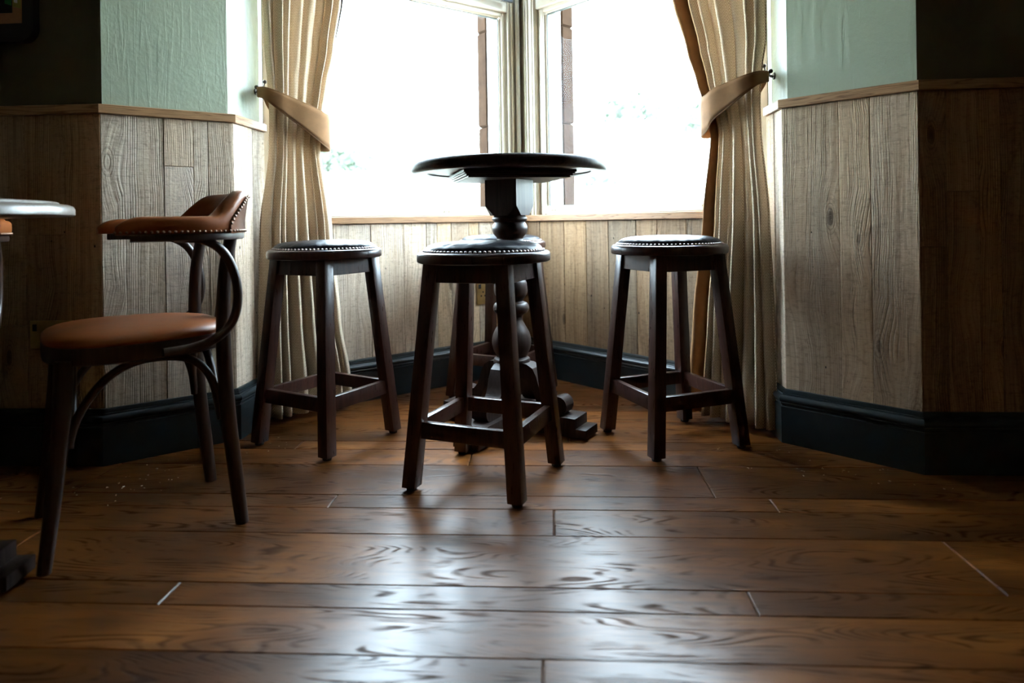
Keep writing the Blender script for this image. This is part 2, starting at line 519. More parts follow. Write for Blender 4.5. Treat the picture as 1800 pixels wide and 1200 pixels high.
TB = 0.022       # board thickness
DADO0, DADO1 = 1.127, 1.157
SILL0, SILL1 = 0.760, 0.790
CEIL = 3.00
HEAD = 2.75
names = ['wall_left', 'wall_bay_left', 'wall_reveal_left', 'wall_window_left', 'wall_window_right', 'wall_reveal_right', 'wall_bay_right', 'wall_right']
labels = ['dark left wall with plank panelling below the oak rail', 'sage green bay wall left of the window over weathered planks',
          'pale green window reveal beside the left curtain', 'low plank wall under the left window', 'low plank wall under the right window',
          'pale green window reveal beside the right curtain', 'sage green bay wall right of the window over weathered planks', 'dark right wall with shaded plank panelling']
inn, outr = offs(-TB), offs(-TB - 0.20)
W = []
for i in range(8):
    poly = [inn[i], inn[i + 1], outr[i + 1], outr[i]]
    bm = bmesh.new()
    if i in (3, 4):
        prism(bm, poly, -0.02, SILL0)
        prism(bm, poly, HEAD, CEIL)
    else:
        prism(bm, poly, -0.02, CEIL)
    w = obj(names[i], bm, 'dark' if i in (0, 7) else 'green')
    W.append(struct(w, labels[i]))

# boards: (wall, [edges along it], tint per board)
def board(wall, i, s0, s1, z0, z1, tint, proud=0.0):
    w, h = s1 - s0 - 0.0012, z1 - z0 - 0.0008
    b = bmesh.new()
    e = 0.0016
    rings = []
    for y, k in ((TB + proud, 0), (e, 0), (0, e)):
        rings.append([b.verts.new((px, y, pz)) for px, pz in ((k, k), (w - k, k), (w - k, h - k), (k, h - k))])
    b.faces.new(rings[0]); b.faces.new(rings[2][::-1])
    for A, B in zip(rings, rings[1:]):
        for k in range(4):
            j = (k + 1) % 4
            b.faces.new((A[k], A[j], B[j], B[k]))
    o = obj('board', b, 'board', wall)
    o.matrix_local = wmat(i, s0 + 0.0006, proud, z0)
    o.color = (*tint, 1)
    return o
GREY = [(1.0, 0.98, 0.97), (0.92, 0.92, 0.93), (1.06, 1.0, 0.95), (1.05, 0.96, 0.86), (1.12, 1.08, 1.05), (0.88, 0.82, 0.76), (1.1, 0.98, 0.82)]
ZB = 0.14
L = [seg(i)[3] for i in range(8)]
plan = {
    0: [(L[0] - 0.119 - 0.136 - 0.19 * k, None) for k in range(8, 0, -1)] + [(L[0] - 0.255, None), (L[0] - 0.119, None), (L[0], None)],
    1: [(0.0, None), (0.184, 0), (0.276, 3), (0.324, 4), (L[1], 5)],
    2: [(0.0, None), (0.150, 4), (L[2], 1)],
    3: [(0.0, None), (0.12, 0), (0.279, 2), (0.45, 1), (0.61, 4), (0.728, 2), (0.786, 1), (0.864, 6), (0.963, 2), (1.02, 6), (1.119, 0), (L[3], 3)],
    4: [(0.0, None), (0.134, 2), (0.298, 3), (0.44, 6), (0.573, 5), (0.728, 1), (0.838, 3), (0.98, 5), (1.07, 1), (1.2, 2), (L[4], 5)],
    5: [(0.0, None), (0.085, 3), (L[5], 4)],
    6: [(0.0, None), (0.184, 5), (0.278, 3), (L[6], 2)],
    7: [(0.0, None), (0.078, 5), (0.17, 3), (0.231, 6), (0.38, 5), (0.56, 3), (0.70, 0), (0.88, 5), (1.06, 2)],
}
for i, ed in plan.items():
    top = SILL0 if i in (3, 4) else DADO0
    for (a, _), (b_, t) in zip(ed, ed[1:]):
        t = random.randrange(7) if t is None else t
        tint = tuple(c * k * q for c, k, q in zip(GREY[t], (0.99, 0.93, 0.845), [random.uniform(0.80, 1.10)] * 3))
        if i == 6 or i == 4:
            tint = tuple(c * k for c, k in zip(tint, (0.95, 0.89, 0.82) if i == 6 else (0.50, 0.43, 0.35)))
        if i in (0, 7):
            tint = tuple(c * k for c, k in zip(tint, (0.72, 0.60, 0.48) if i == 0 else (0.52, 0.38, 0.28)))  # shade on the two dark walls put into a darker, warmer board colour
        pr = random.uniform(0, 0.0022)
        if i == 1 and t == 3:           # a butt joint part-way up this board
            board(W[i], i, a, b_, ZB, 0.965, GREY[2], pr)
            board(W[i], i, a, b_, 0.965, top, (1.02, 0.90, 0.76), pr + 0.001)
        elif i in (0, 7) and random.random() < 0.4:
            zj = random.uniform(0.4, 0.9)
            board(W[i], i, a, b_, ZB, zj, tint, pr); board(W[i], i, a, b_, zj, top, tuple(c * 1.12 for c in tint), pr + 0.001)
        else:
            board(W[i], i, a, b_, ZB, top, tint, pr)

# other sides of the room, behind the camera
def slab(name, x0, x1, y0, y1, z0, z1, mat, label, cat='wall'):
    bm = bmesh.new(); box(bm, x0, x1, y0, y1, z0, z1)
    return struct(obj(name, bm, mat), label, cat)
slab('wall_back', -4.3, 4.3, -3.4, -3.2, -0.02, CEIL, 'dark', 'dark back wall of the room behind the camera')
slab('wall_far_left', -4.4, -4.2, -3.4, 2.4, -0.02, CEIL, 'dark', 'dark side wall at the far left of the room')
slab('wall_far_right', 4.2, 4.4, -3.4, 2.4, -0.02, CEIL, 'dark', 'dark side wall at the far right of the room')
bm = bmesh.new()
prism(bm, [(-4.4, -3.4), (4.4, -3.4), (4.4, 2.30)] + [(p.x, p.y) for p in outr[7:0:-1]] + [(-4.4, 2.32)], CEIL, CEIL + 0.1)
struct(obj('ceiling', bm, 'ceil'), 'plain ceiling above the room and bay', 'ceiling')

# floor: a sub-floor with boards laid along x in three repeating widths
sub = slab('floor', -4.4, 4.4, -3.4, 3.75, -0.06, -0.016, 'floor', 'dark stained oak plank floor with three board widths', 'floor')
rows = []
y = 1.185
for wdt in (0.145, 0.087, 0.233, 0.150, 0.087, 0.236, 0.145, 0.084, 0.236, 0.145, 0.087, 0.236, 0.145, 0.087, 0.236):
    rows.append((y, y + wdt)); y += wdt
y = 1.185
for wdt in (0.235, 0.087, 0.145, 0.235, 0.087, 0.145, 0.235):
    rows.append((y - wdt, y)); y -= wdt
rows = [r for r in sorted(rows) if r[0] < 3.40]
known = {1.185: [-2.6, -1.3, 0.95], 0.95: [-1.4, -0.029, 1.5], 1.33: [-2.2, -0.807, 0.381, 1.7], 1.417: [-2.0, -0.4 - 0.9, 0.892], 1.65: [-1.7, -0.010, 1.55],
         1.8: [-1.85, -0.617, 0.570, 1.9], 1.887: [-1.4, 0.428, 1.75], 2.123: [-0.279, 0.9], 2.268: [-0.888, 0.35]}
def bay_x(y0, y1):
    if y0 < 2.08:
        return -3.0, 3.0
    inn0 = offs(0.012)
    lo, hi = 9, -9
    for yy in (max(y0, 2.13), (y0 + y1) / 2, y1):
        xs = []
        for a, b in zip(inn0[1:], inn0[2:8]):
            if (a.y - yy) * (b.y - yy) < 0:
                xs.append(a.x + (b.x - a.x) * (yy - a.y) / (b.y - a.y))
        if len(xs) >= 2:
            lo = min(lo, min(xs)); hi = max(hi, max(xs))
    return (lo, hi) if lo < hi else (None, None)
def plank(x0, x1, y0, y1):
    w, h, e, t = x1 - x0 - 0.0016, y1 - y0 - 0.0016, 0.0016, 0.014
    b = bmesh.new()
    rings = []
    for z, k, kx in ((-t, 0, 0), (-e, 0, 0), (0, e, 0.0032)):
        rings.append([b.verts.new((px, py, z)) for px, py in ((kx, k), (w - kx, k), (w - kx, h - k), (kx, h - k))])
    b.faces.new(rings[0][::-1]); b.faces.new(rings[2])
    for A, B in zip(rings, rings[1:]):
        for k in range(4):
            j = (k + 1) % 4
            b.faces.new((A[k], A[j], B[j], B[k]))
    o = obj('plank', b, 'floor', sub)
    o.location = (x0 + 0.0008, y0 + 0.0008, random.uniform(-0.0009, 0.0))
    return o
for y0, y1 in rows:
    xa, xb = bay_x(y0, y1)
    if xa is None:
        continue
    cuts = None
    for k, v in known.items():
        if abs(k - y0) < 0.012:
            cuts = v
    if cuts is None:
        s = random.uniform(-2.6, -1.4); cuts = []
        while s < 3:
            cuts.append(s); s += random.uniform(1.1, 1.9)
    cuts = [xa] + [c for c in cuts if xa + 0.15 < c < xb - 0.15] + [xb]
    for a, b in zip(cuts, cuts[1:]):
        plank(a, b, y0, y1)

# ------------------------------------------------------------ trims swept along the plan
def sweep(name, prof, i0, i1, mat, label, cat, smooth=40):
    """one object per wall, mitred at the corners; prof = closed (offset, z) outline"""
    res = []
    cols = [offs(o) for o, z in prof]
    for i in range(i0, i1):
        bm = bmesh.new()
        uvl = bm.loops.layers.uv.new('uv')
        A = [bm.verts.new((cols[k][i].x, cols[k][i].y, prof[k][1])) for k in range(len(prof))]
        B = [bm.verts.new((cols[k][i + 1].x, cols[k][i + 1].y, prof[k][1])) for k in range(len(prof))]
        n = len(prof)
        for k in range(n):
            j = (k + 1) % n
            bm.faces.new((A[k], B[k], B[j], A[j]))
        bm.faces.new(A); bm.faces.new(B[::-1])
        a, d, nn, LL = seg(i)
        for f in bm.faces:
            for lp in f.loops:
                co = lp.vert.co
                lp[uvl].uv = ((co.x - a.x) * d.x + (co.y - a.y) * d.y + i * 3.7, co.z + (co.x * nn.x + co.y * nn.y) * 0.7)
        res.append((i, obj(name, bm, mat, None, smooth)))
    return res
side = ['left', 'bay_left', 'reveal_left', 'window_left', 'window_right', 'reveal_right', 'bay_right', 'right']
where = ['the dark left wall', 'the left bay wall behind the armchair', 'the left reveal by the curtain', 'the wall under the left window',
         'the wall under the right window', 'the right reveal by the curtain', 'the right bay wall', 'the dark right wall']
bp = [(0, 0), (0.020, 0), (0.020, 0.122), (0.0165, 0.1245), (0.0165, 0.1285), (0.019, 0.1300), (0.0215, 0.134)]
for k in range(7):
    a = -0.35 * PI + k / 6 * 0.85 * PI
    bp.append((0.0150 + 0.0115 * math.cos(a), 0.1475 + 0.0115 * math.sin(a)))
bp += [(0.0135, 0.1610), (0.0135, 0.1650), (0.0105, 0.1660), (0.0100, 0.1745), (0.0080, 0.1790), (0.0, 0.1800)]
for i, o in sweep('baseboard', bp, 0, 8, 'base', '', 'baseboard', 35):
    o.name = 'baseboard_' + side[i]
    struct(o, 'dark painted moulded baseboard along ' + where[i], 'baseboard')
dp = [(-TB, DADO0), (0.0125, DADO0), (0.0145, DADO0 + 0.002), (0.0145, DADO1 - 0.002), (0.0125, DADO1), (-TB, DADO1)]
tn = 1
for rng in ((0, 3), (5, 8)):
    for i, o in sweep('trim', dp, rng[0], rng[1], 'oak', '', 'trim', 35):
        o.name = 'trim_%d' % tn; tn += 1
        struct(o, 'oak dado rail capping the planks of ' + where[i], 'trim')
sp = [(-0.115, SILL0 + 0.002), (0.012, SILL0), (0.014, SILL0 + 0.002), (0.014, SILL1 - 0.003), (0.011, SILL1), (-0.115, SILL1)]
for i, o in sweep('trim', sp, 3, 5, 'oak', '', 'trim', 35):
    o.name = 'trim_%d' % tn; tn += 1
    struct(o, 'pale oak window board below the %s window' % ('left' if i == 3 else 'right'), 'trim')

# ------------------------------------------------------------ windows
def wbox(i, s0, s1, o0, o1, z0, z1, bev=0.003):
    bm = bmesh.new()
    box(bm, s0, s1, -o1, -o0, z0, z1, wmat(i), bev, 1)
    return bm
GT, GB = 1.785, 0.836                        # lower glass top and bottom
def window(name, i, j0, g0, g1, j1, label):
    """j0..j1: outer frame, g0..g1: glass, measured along the wall"""
    root = obj(name, wbox(i, j0, g0 - 0.048, -0.115, -0.012, SILL1 - 0.001, HEAD), 'cream')
    struct(root, label, 'window')
    def part(nm, *a, mat='cream', bev=0.003):
        return obj(nm, wbox(i, *a, bev=bev), mat, root)
    part('frame_jamb', g1 + 0.048, j1, -0.115, -0.012, SILL1 - 0.001, HEAD)
    part('frame_head', g0 - 0.048, g1 + 0.048, -0.115, -0.012, HEAD - 0.045, HEAD)
    part('transom', g0 - 0.048, g1 + 0.048, -0.115, -0.014, GT + 0.030, GT + 0.078)
    for (zb, zt, b0) in ((GB, GT, SILL1), (GT + 0.118, HEAD - 0.085, GT + 0.078)):
        # sash: stiles and rails set back from the frame, then a stepped bead and a dark gasket round the pane
        for (a, b) in ((g0 - 0.048, g0 - 0.012), (g1 + 0.012, g1 + 0.048)):
            part('sash_stile', a, b, -0.085, -0.030, b0, zt + (0.03 if zb < 1 else 0.04))
        part('sash_rail', g0 - 0.012, g1 + 0.012, -0.085, -0.030, b0, zb - 0.010)
        part('sash_rail', g0 - 0.012, g1 + 0.012, -0.085, -0.030, zt + 0.010, zt + (0.03 if zb < 1 else 0.04))
        for (a, b) in ((g0 - 0.014, g0 - 0.003), (g1 + 0.003, g1 + 0.014)):
            part('glazing_bead', a, b, -0.060, -0.042, zb, zt, bev=0.004)
        for (a, b) in ((zb - 0.012, zb - 0.003), (zt + 0.003, zt + 0.012)):
            part('glazing_bead', g0 - 0.004, g1 + 0.004, -0.060, -0.042, a, b, bev=0.004)
        for (a, b) in ((g0 - 0.005, g0), (g1, g1 + 0.005)):
            part('gasket', a, b, -0.064, -0.050, zb, zt, mat='gasket', bev=0.0)
        for (a, b) in ((zb - 0.005, zb), (zt, zt + 0.005)):
            part('gasket', g0, g1, -0.064, -0.050, a, b, mat='gasket', bev=0.0)
        part('pane', g0 - 0.004, g1 + 0.004, -0.062, -0.058, zb - 0.004, zt + 0.004, mat='glass', bev=0.0)
    # the white outside face of the frame
    for (a, b) in ((g0 - 0.05, g0 - 0.004), (g1 + 0.004, g1 + 0.05)):
        part('outer_reveal', a, b, -0.150, -0.116, SILL1 - 0.05, HEAD, mat='outwhite')
    part('outer_head', g0 - 0.01, g1 + 0.01, -0.150, -0.116, 2.30, HEAD, mat='outwhite')
    part('outer_cill', g0 - 0.01, g1 + 0.01, -0.170, -0.116, SILL1 - 0.06, SILL1 - 0.012, mat='outwhite')
    return root
w1 = window('window_1', 3, 0.0, 0.098, 1.190, 1.285, 'tall cream timber window on the left of the bay corner')
w2 = window('window_2', 4, 0.045, 0.158, 1.232, L[4], 'tall cream timber window on the right of the bay corner')
# catches along the bottom rails: small scrolled sash pulls
for root, i, ss in ((w1, 3, (0.86,)), (w2, 4, (0.205, 1.05))):
    for s in ss:
        bm = bmesh.new()
        c = at(i, s, -0.026, 0.812); d = seg(i)[1]
        tube(bm, catmull([c + Vector((d.x, d.y, 0)) * t + Vector((0, 0, h)) for t, h in ((-0.014, -0.004), (-0.008, 0.005), (0, 0.001), (0.008, 0.005), (0.014, -0.004))], 4), 0.0022, 6)
        obj('sash_pull', bm, 'cream', root, 40)
# corner post between the two windows
def post(offs_pairs, z0, z1, bev=0.0):
    bm = bmesh.new(); prism(bm, [(p.x, p.y) for p in offs_pairs], z0, z1, bev); return bm
apx = lambda o: Vector((*offs(o)[4], 0))
bm = post([at(3, 1.287, -0.006), apx(-0.020), at(4, 0.040, -0.006), at(4, 0.043, -0.115), apx(-0.115), at(3, 1.287, -0.115)], SILL1 - 0.001, HEAD)
pst = struct(obj('trim_%d' % tn, bm, 'cream'), 'moulded cream corner post between the two windows', 'trim'); tn += 1
bm = bmesh.new()
a, b = at(3, 1.262, 0.004), at(4, 0.024, 0.004)
mid = (a + b) / 2
d2 = (b - a).normalized(); n2 = Vector((-d2.y, d2.x, 0))
prism(bm, [tuple((a + n2 * 0.0)[:2]), tuple((mid + d2 * 0.004)[:2]), tuple((mid + d2 * 0.004 + n2 * 0.02)[:2]), tuple((a + n2 * 0.02)[:2])], SILL1, HEAD, 0.0015)
obj('cover_strip', bm, 'cream', pst)
for i, s, r in ((3, 1.246, 0.007), (3, 1.228, 0.005), (4, 0.052, 0.008), (4, 0.082, 0.005), (4, 0.100, 0.006)):
    bm = bmesh.new()
    lathe(bm, [(r, SILL1), (r, HEAD)], 12, *at(i, s, -0.012)[:2])
    obj('bead_moulding', bm, 'cream', pst, 40)

# outside: sandstone corner pier built of blocks, and outer jambs
pier = None
zz = 0.0
o1, o2 = -0.150, -0.235
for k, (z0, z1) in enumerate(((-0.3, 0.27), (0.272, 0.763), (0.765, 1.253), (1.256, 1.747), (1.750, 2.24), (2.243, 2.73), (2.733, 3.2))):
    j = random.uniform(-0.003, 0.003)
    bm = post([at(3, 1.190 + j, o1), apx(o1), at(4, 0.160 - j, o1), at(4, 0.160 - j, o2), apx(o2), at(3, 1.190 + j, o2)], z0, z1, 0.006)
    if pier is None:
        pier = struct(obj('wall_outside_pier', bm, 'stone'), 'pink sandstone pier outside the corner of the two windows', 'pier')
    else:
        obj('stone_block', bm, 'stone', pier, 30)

# roller blind over the left window with its bead chain in the corner
rb = thing('roller_blind', 'charcoal roller blind rolled down over the top of the left window', 'blind', at(3, 0.66, 0.03, 1.853))
inv = Matrix.Translation(at(3, 0.66, 0.03, 1.853)).inverted()
def local(bm):
    bmesh.ops.transform(bm, matrix=inv, verts=bm.verts); return bm
obj('blind_cloth', local(wbox(3, 0.05, 1.226, 0.0295, 0.0315, 1.862, 2.82, 0)), 'blind', rb)
obj('hem_bar', local(wbox(3, 0.05, 1.228, 0.024, 0.036, 1.852, 1.866, 0.003)), 'blind', rb)
bm = bmesh.new(); a, b = at(3, 0.04, 0.03, 2.84), at(3, 1.236, 0.03, 2.84); tube(bm, [a, b], 0.024, 20)
obj('roller', local(bm), 'blind', rb, 40)
bm = bmesh.new()
cpos = at(3, 1.270, 0.012)
for side_ in (0.0, 0.007):
    z = 1.10
    while z < 2.84:
        q = Vector((cpos.x + side_, cpos.y - side_ * 0.2, z))
        bmesh.ops.create_icosphere(bm, subdivisions=1, radius=0.0023, matrix=Matrix.Translation(q))
        z += 0.0062
obj('bead_chain', local(bm), 'bead', rb, 60)

# ------------------------------------------------------------ the hillside outside
bm = bmesh.new()
nx, ny = 60, 40
grid = []
for jy in range(ny + 1):
    rowv = []
    yy = 3.9 + (jy / ny) ** 1.6 * 60
    for ix in range(nx + 1):
        xx = (ix / nx - 0.5) * 120
        zz = -0.4 + max(0, yy - 5) * 0.22 + 0.5 * math.sin(xx * 0.21 + 1) * min(1, (yy - 3.9) / 8) + 0.35 * math.sin(xx * 0.5 + yy * 0.33) * min(1, (yy - 3.9) / 8)
        zz = min(zz, 9.0 + 0.8 * math.sin(xx * 0.13))
        rowv.append(bm.verts.new((xx, yy, zz)))
    grid.append(rowv)
for jy in range(ny):
    for ix in range(nx):
        bm.faces.new((grid[jy][ix], grid[jy][ix + 1], grid[jy + 1][ix + 1], grid[jy + 1][ix]))
def ground_z(x, y):
    z = -0.4 + max(0, y - 5) * 0.22 + 0.5 * math.sin(x * 0.21 + 1) * min(1, (y - 3.9) / 8) + 0.35 * math.sin(x * 0.5 + y * 0.33) * min(1, (y - 3.9) / 8)
    return min(z, 9.0 + 0.8 * math.sin(x * 0.13))
struct(obj('hillside', bm, 'hill', None, 60), 'pale overexposed grassy hillside outside the windows', 'hillside')
def shrub(x, y, r, label):
    z = ground_z(x, y)
    t = thing('shrub', label, 'shrub', (x, y, z - 0.05), 0, 'shrubs on the hillside')
    bm = bmesh.new()
    rr = random.Random(int(x * 97 + y * 31))
    for k in range(420):
        th, ph = rr.uniform(0, 2 * PI), math.acos(rr.uniform(-0.15, 1))
        q = r * rr.uniform(0.45, 1.0) * (1 + 0.25 * math.sin(3 * th + x))
        c = Vector((q * math.sin(ph) * math.cos(th), q * math.sin(ph) * math.sin(th), 0.12 * r + q * math.cos(ph) * 0.8))
        u = Vector((rr.uniform(-1, 1), rr.uniform(-1, 1), rr.uniform(-1, 1))).normalized()
        v = u.orthogonal().normalized()
        s = r * 0.11
        bm.faces.new([bm.verts.new(c + u * s), bm.verts.new(c + v * s * 0.55), bm.verts.new(c - u * s), bm.verts.new(c - v * s * 0.55)])
    obj('foliage', bm, 'leaf', t)
    bm = bmesh.new()
    tube(bm, [(0, 0, -0.1), (0.03 * r, 0, 0.3 * r), (0, 0.05 * r, 0.7 * r)], [0.06 * r, 0.045 * r, 0.02 * r], 6)
    obj('stem', bm, 'stool', t)
for x, y, r, lb in ((2.2, 19.0, 1.0, 'hazy green shrub on the hillside, centre of the right pane'), (4.9, 19.5, 1.3, 'hazy green shrub nearest the right curtain'),
                    (3.5, 16.2, 0.6, 'small hazy shrub between two larger ones beyond the right pane'), (0.9, 12.5, 0.5, 'low shrub beside the stone pier beyond the right pane'),
                    (-4.6, 14.5, 0.7, 'hazy shrub low in the left pane above the table edge'), (-6.4, 17.0, 0.9, 'faint shrub beside the left curtain beyond the left pane')):
    shrub(x, y, r, lb)

# ------------------------------------------------------------ bar stools
def make_stool(label):
    t = thing('bar_stool', label, 'stool', (0, 0, 0), 0, 'bar stools around the tall table')
    at_, af, a = 0.112, 0.163, 0.0215                   # leg centres at top / floor, half thickness
    zt = 0.643
    def cen(sx, sy, z):
        k = af + (at_ - af) * z / zt
        return Vector((sx * k, sy * k, z))
    for sx, sy in ((1, 1), (1, -1), (-1, -1), (-1, 1)):
        bm = bmesh.new()
        q = [(-a, -a), (a, -a), (a, a), (-a, a)]
        lo, hi = cen(sx, sy, 0.010), cen(sx, sy, zt)
        hexa(bm, [lo + Vector((x, y, 0)) for x, y in q], [hi + Vector((x * 0.96, y * 0.96, 0)) for x, y in q], 0.003, 2)
        lg = obj('leg', bm, 'stool', t, 40)
        bm = bmesh.new(); lathe(bm, [(0, 0), (0.014, 0), (0.015, 0.003), (0.015, 0.012), (0, 0.012)], 14, lo.x, lo.y)
        obj('foot_glide', bm, 'rubber', lg, 40)
    for k in range(4):
        R = Matrix.Rotation(k * PI / 2, 4, 'Z')
        # apron under the seat
        c0, c1 = af + (at_ - af) * 0.588 / zt, at_
        bm = bmesh.new()
        th = 0.011
        y0, y1 = -c0 - 0.012, -c1 - 0.012
        hexa(bm, [(-c0 + a, y0, 0.588), (c0 - a, y0, 0.588), (c0 - a, y0 + 2 * th, 0.588), (-c0 + a, y0 + 2 * th, 0.588)],
             [(-c1 + a, y1, zt), (c1 - a, y1, zt), (c1 - a, y1 + 2 * th, zt), (-c1 + a, y1 + 2 * th, zt)], 0.0015)
        bmesh.ops.transform(bm, matrix=R, verts=bm.verts)
        obj('apron', bm, 'stool', t)
        # foot rail
        z0, z1 = 0.148, 0.194
        c0, c1 = af + (at_ - af) * z0 / zt, af + (at_ - af) * z1 / zt
        bm = bmesh.new()
        th = 0.0105
        hexa(bm, [(-c0 + a - 0.002, -c0 - th, z0), (c0 - a + 0.002, -c0 - th, z0), (c0 - a + 0.002, -c0 + th, z0), (-c0 + a - 0.002, -c0 + th, z0)],
             [(-c1 + a - 0.002, -c1 - th, z1), (c1 - a + 0.002, -c1 - th, z1), (c1 - a + 0.002, -c1 + th, z1), (-c1 + a - 0.002, -c1 + th, z1)], 0.002, 2)
        bmesh.ops.transform(bm, matrix=R, verts=bm.verts)
        obj('foot_rail', bm, 'stool', t, 40)
    bm = bmesh.new()
    lathe(bm, [(0, 0.642), (0.192, 0.642), (0.197, 0.645), (0.198, 0.650), (0.198, 0.664), (0.195, 0.670), (0.189, 0.6735), (0.17, 0.6740), (0, 0.6740)], 72)
    obj('seat_board', bm, 'stool', t, 35)
    bm = bmesh.new()
    prof = [(0.176, 0.6735), (0.1765, 0.677), (0.174, 0.681)]
    for k in range(1, 9):
        u = k / 8
        prof.append((0.172 * math.cos(u * PI / 2) ** 0.8 if k < 8 else 0.0, 0.681 + 0.024 * math.sin(u * PI / 2) ** 0.85))
    lathe(bm, prof, 72)
    for v in bm.verts:                                   # soft puckers at the nailed edge
        r = math.hypot(v.co.x, v.co.y)
        if 0.12 < r < 0.176 and v.co.z > 0.68:
            th = math.atan2(v.co.y, v.co.x)
            v.co.z += 0.0010 * math.sin(th * 31) + 0.0008 * math.sin(th * 18 + 1)
    cu = obj('cushion', bm, 'black', t, 50)
    bm = bmesh.new()
    n = 84
    for k in range(n):
        th = 2 * PI * k / n
        dome(bm, (0.1775 * math.cos(th), 0.1775 * math.sin(th), 0.6765), (math.cos(th), math.sin(th), 0.9), 0.0052, 0.7, 7)
    obj('nail_trim', bm, 'silver', cu, 60)
    return t
lab = {'front': 'dark wooden bar stool with black leather seat, nearest the camera before the table',
       'left': 'dark wooden bar stool with black leather seat beside the left curtain',
       'right': 'dark wooden bar stool with black leather seat beside the right curtain',
       'back': 'dark wooden bar stool behind the tall table, in the window corner'}
st = make_stool(lab['front'])
st.location = (-0.209, 2.025, 0); st.rotation_euler = (0, 0, math.radians(-19))
dup(st, (-0.812, 2.381, 0), math.radians(-27), lab['left'])
dup(st, (0.396, 2.386, 0), math.radians(23.5), lab['right'])
dup(st, (-0.235, 3.020, 0), math.radians(-25), lab['back'])

# ------------------------------------------------------------ pedestal tables
def pedestal_parts(t, ang, zcol):
    """cross base with four scrolled legs on stepped blocks, angle of one foot = ang"""
    prof = [(0.018, 0.225)] + [(0.045, 0.243), (0.078, 0.240), (0.102, 0.226), (0.116, 0.200), (0.124, 0.172), (0.134, 0.148), (0.152, 0.130), (0.170, 0.125), (0.187, 0.131), (0.203, 0.136)]
    cx, cz, r = 0.203, 0.103, 0.033
    for k in range(1, 9):
        aa = PI / 2 - k / 8 * (PI * 0.98)
        prof.append((cx + r * math.cos(aa), cz + r * math.sin(aa)))
    prof += [(0.165, 0.071), (0.138, 0.073), (0.122, 0.095), (0.108, 0.132), (0.094, 0.162), (0.074, 0.184), (0.046, 0.190), (0.018, 0.186)]
    for k in range(4):
        R = Matrix.Rotation(ang + k * PI / 2, 4, 'Z')
        bm = bmesh.new()
        b = bmesh.new(); hw = 0.031
        A = [b.verts.new((x, -hw, z)) for x, z in prof]; B = [b.verts.new((x, hw, z)) for x, z in prof]
        n = len(prof)
        for q in range(n):
            j = (q + 1) % n
            b.faces.new((A[q], A[j], B[j], B[q]))
        b.faces.new(A[::-1]); b.faces.new(B)
        bmesh.ops.transform(b, matrix=R, verts=b.verts); merge(bm, b)
        obj('scroll_leg', bm, 'tablew', t, 30)
        bm = bmesh.new()
        box(bm, 0.105, 0.278, -0.053, 0.053, 0.006, 0.072, R, 0.003, 2)
        fb = obj('foot_block', bm, 'tablew', t, 35)
        bm = bmesh.new()
        box(bm, 0.272, 0.318, -0.052, 0.052, 0.006, 0.037, R, 0.0025, 2)
        obj('foot_step', bm, 'tablew', fb, 35)
        for xx in (0.13, 0.296):
            bm = bmesh.new(); lathe(bm, [(0, 0), (0.017, 0), (0.018, 0.007), (0, 0.007)], 14, xx, 0)
            bmesh.ops.transform(bm, matrix=R, verts=bm.verts)
            obj('foot_glide', bm, 'rubber', fb, 40)
def column(t, pts, mat='tablew'):
    bm = bmesh.new()
    pr = [(0.0, pts[0][1])] + [tuple(p) for p in [v[:2] for v in catmull([(r, z, 0) for r, z in pts], 6)]] + [(0.0, pts[-1][1])]
    lathe(bm, pr, 48)
    return obj('column', bm, mat, t, 50)
A1 = math.radians(-26)
tt = thing('bar_table', 'tall round dark wooden pedestal table with turned column in the window bay', 'table', (-0.163, 2.54, 0))
pedestal_parts(tt, A1, 0)
column(tt, [(0.056, 0.215), (0.064, 0.228), (0.069, 0.240), (0.066, 0.252), (0.056, 0.258), (0.060, 0.268), (0.070, 0.292), (0.073, 0.318), (0.066, 0.348), (0.048, 0.380), (0.040, 0.402), (0.044, 0.412),
            (0.062, 0.424), (0.067, 0.440), (0.060, 0.456), (0.045, 0.462), (0.047, 0.470), (0.060, 0.490), (0.063, 0.512), (0.058, 0.536), (0.044, 0.552), (0.040, 0.566), (0.044, 0.580), (0.056, 0.600), (0.066, 0.630),
            (0.062, 0.664), (0.050, 0.690), (0.050, 0.700), (0.062, 0.716), (0.066, 0.734), (0.060, 0.752), (0.056, 0.757), (0.063, 0.763), (0.065, 0.771), (0.060, 0.779), (0.055, 0.786)])
# square block under the top, chamfered toward the turning
bm = bmesh.new()
h_, k_ = 0.066, 0.030
q4 = [(-h_, -h_), (h_, -h_), (h_, h_), (-h_, h_)]
up = [bm.verts.new((x, y, 0.915)) for x, y in q4]
md_ = [bm.verts.new((x, y, 0.818)) for x, y in q4]
lo8 = [bm.verts.new((x, y, 0.782)) for x, y in ((-k_, -h_), (k_, -h_), (h_, -k_), (h_, k_), (k_, h_), (-k_, h_), (-h_, k_), (-h_, -k_))]
for k in range(4):
    j = (k + 1) % 4
    bm.faces.new((md_[k], md_[j], up[j], up[k]))
    bm.faces.new((md_[k], lo8[2 * k], lo8[2 * k + 1], md_[j]))
    bm.faces.new((md_[k], lo8[(2 * k - 1) % 8], lo8[2 * k]))
bm.faces.new(up); bm.faces.new(lo8[::-1])
bmesh.ops.transform(bm, matrix=Matrix.Rotation(A1, 4, 'Z'), verts=bm.verts)
obj('column_block', bm, 'tablew', tt)
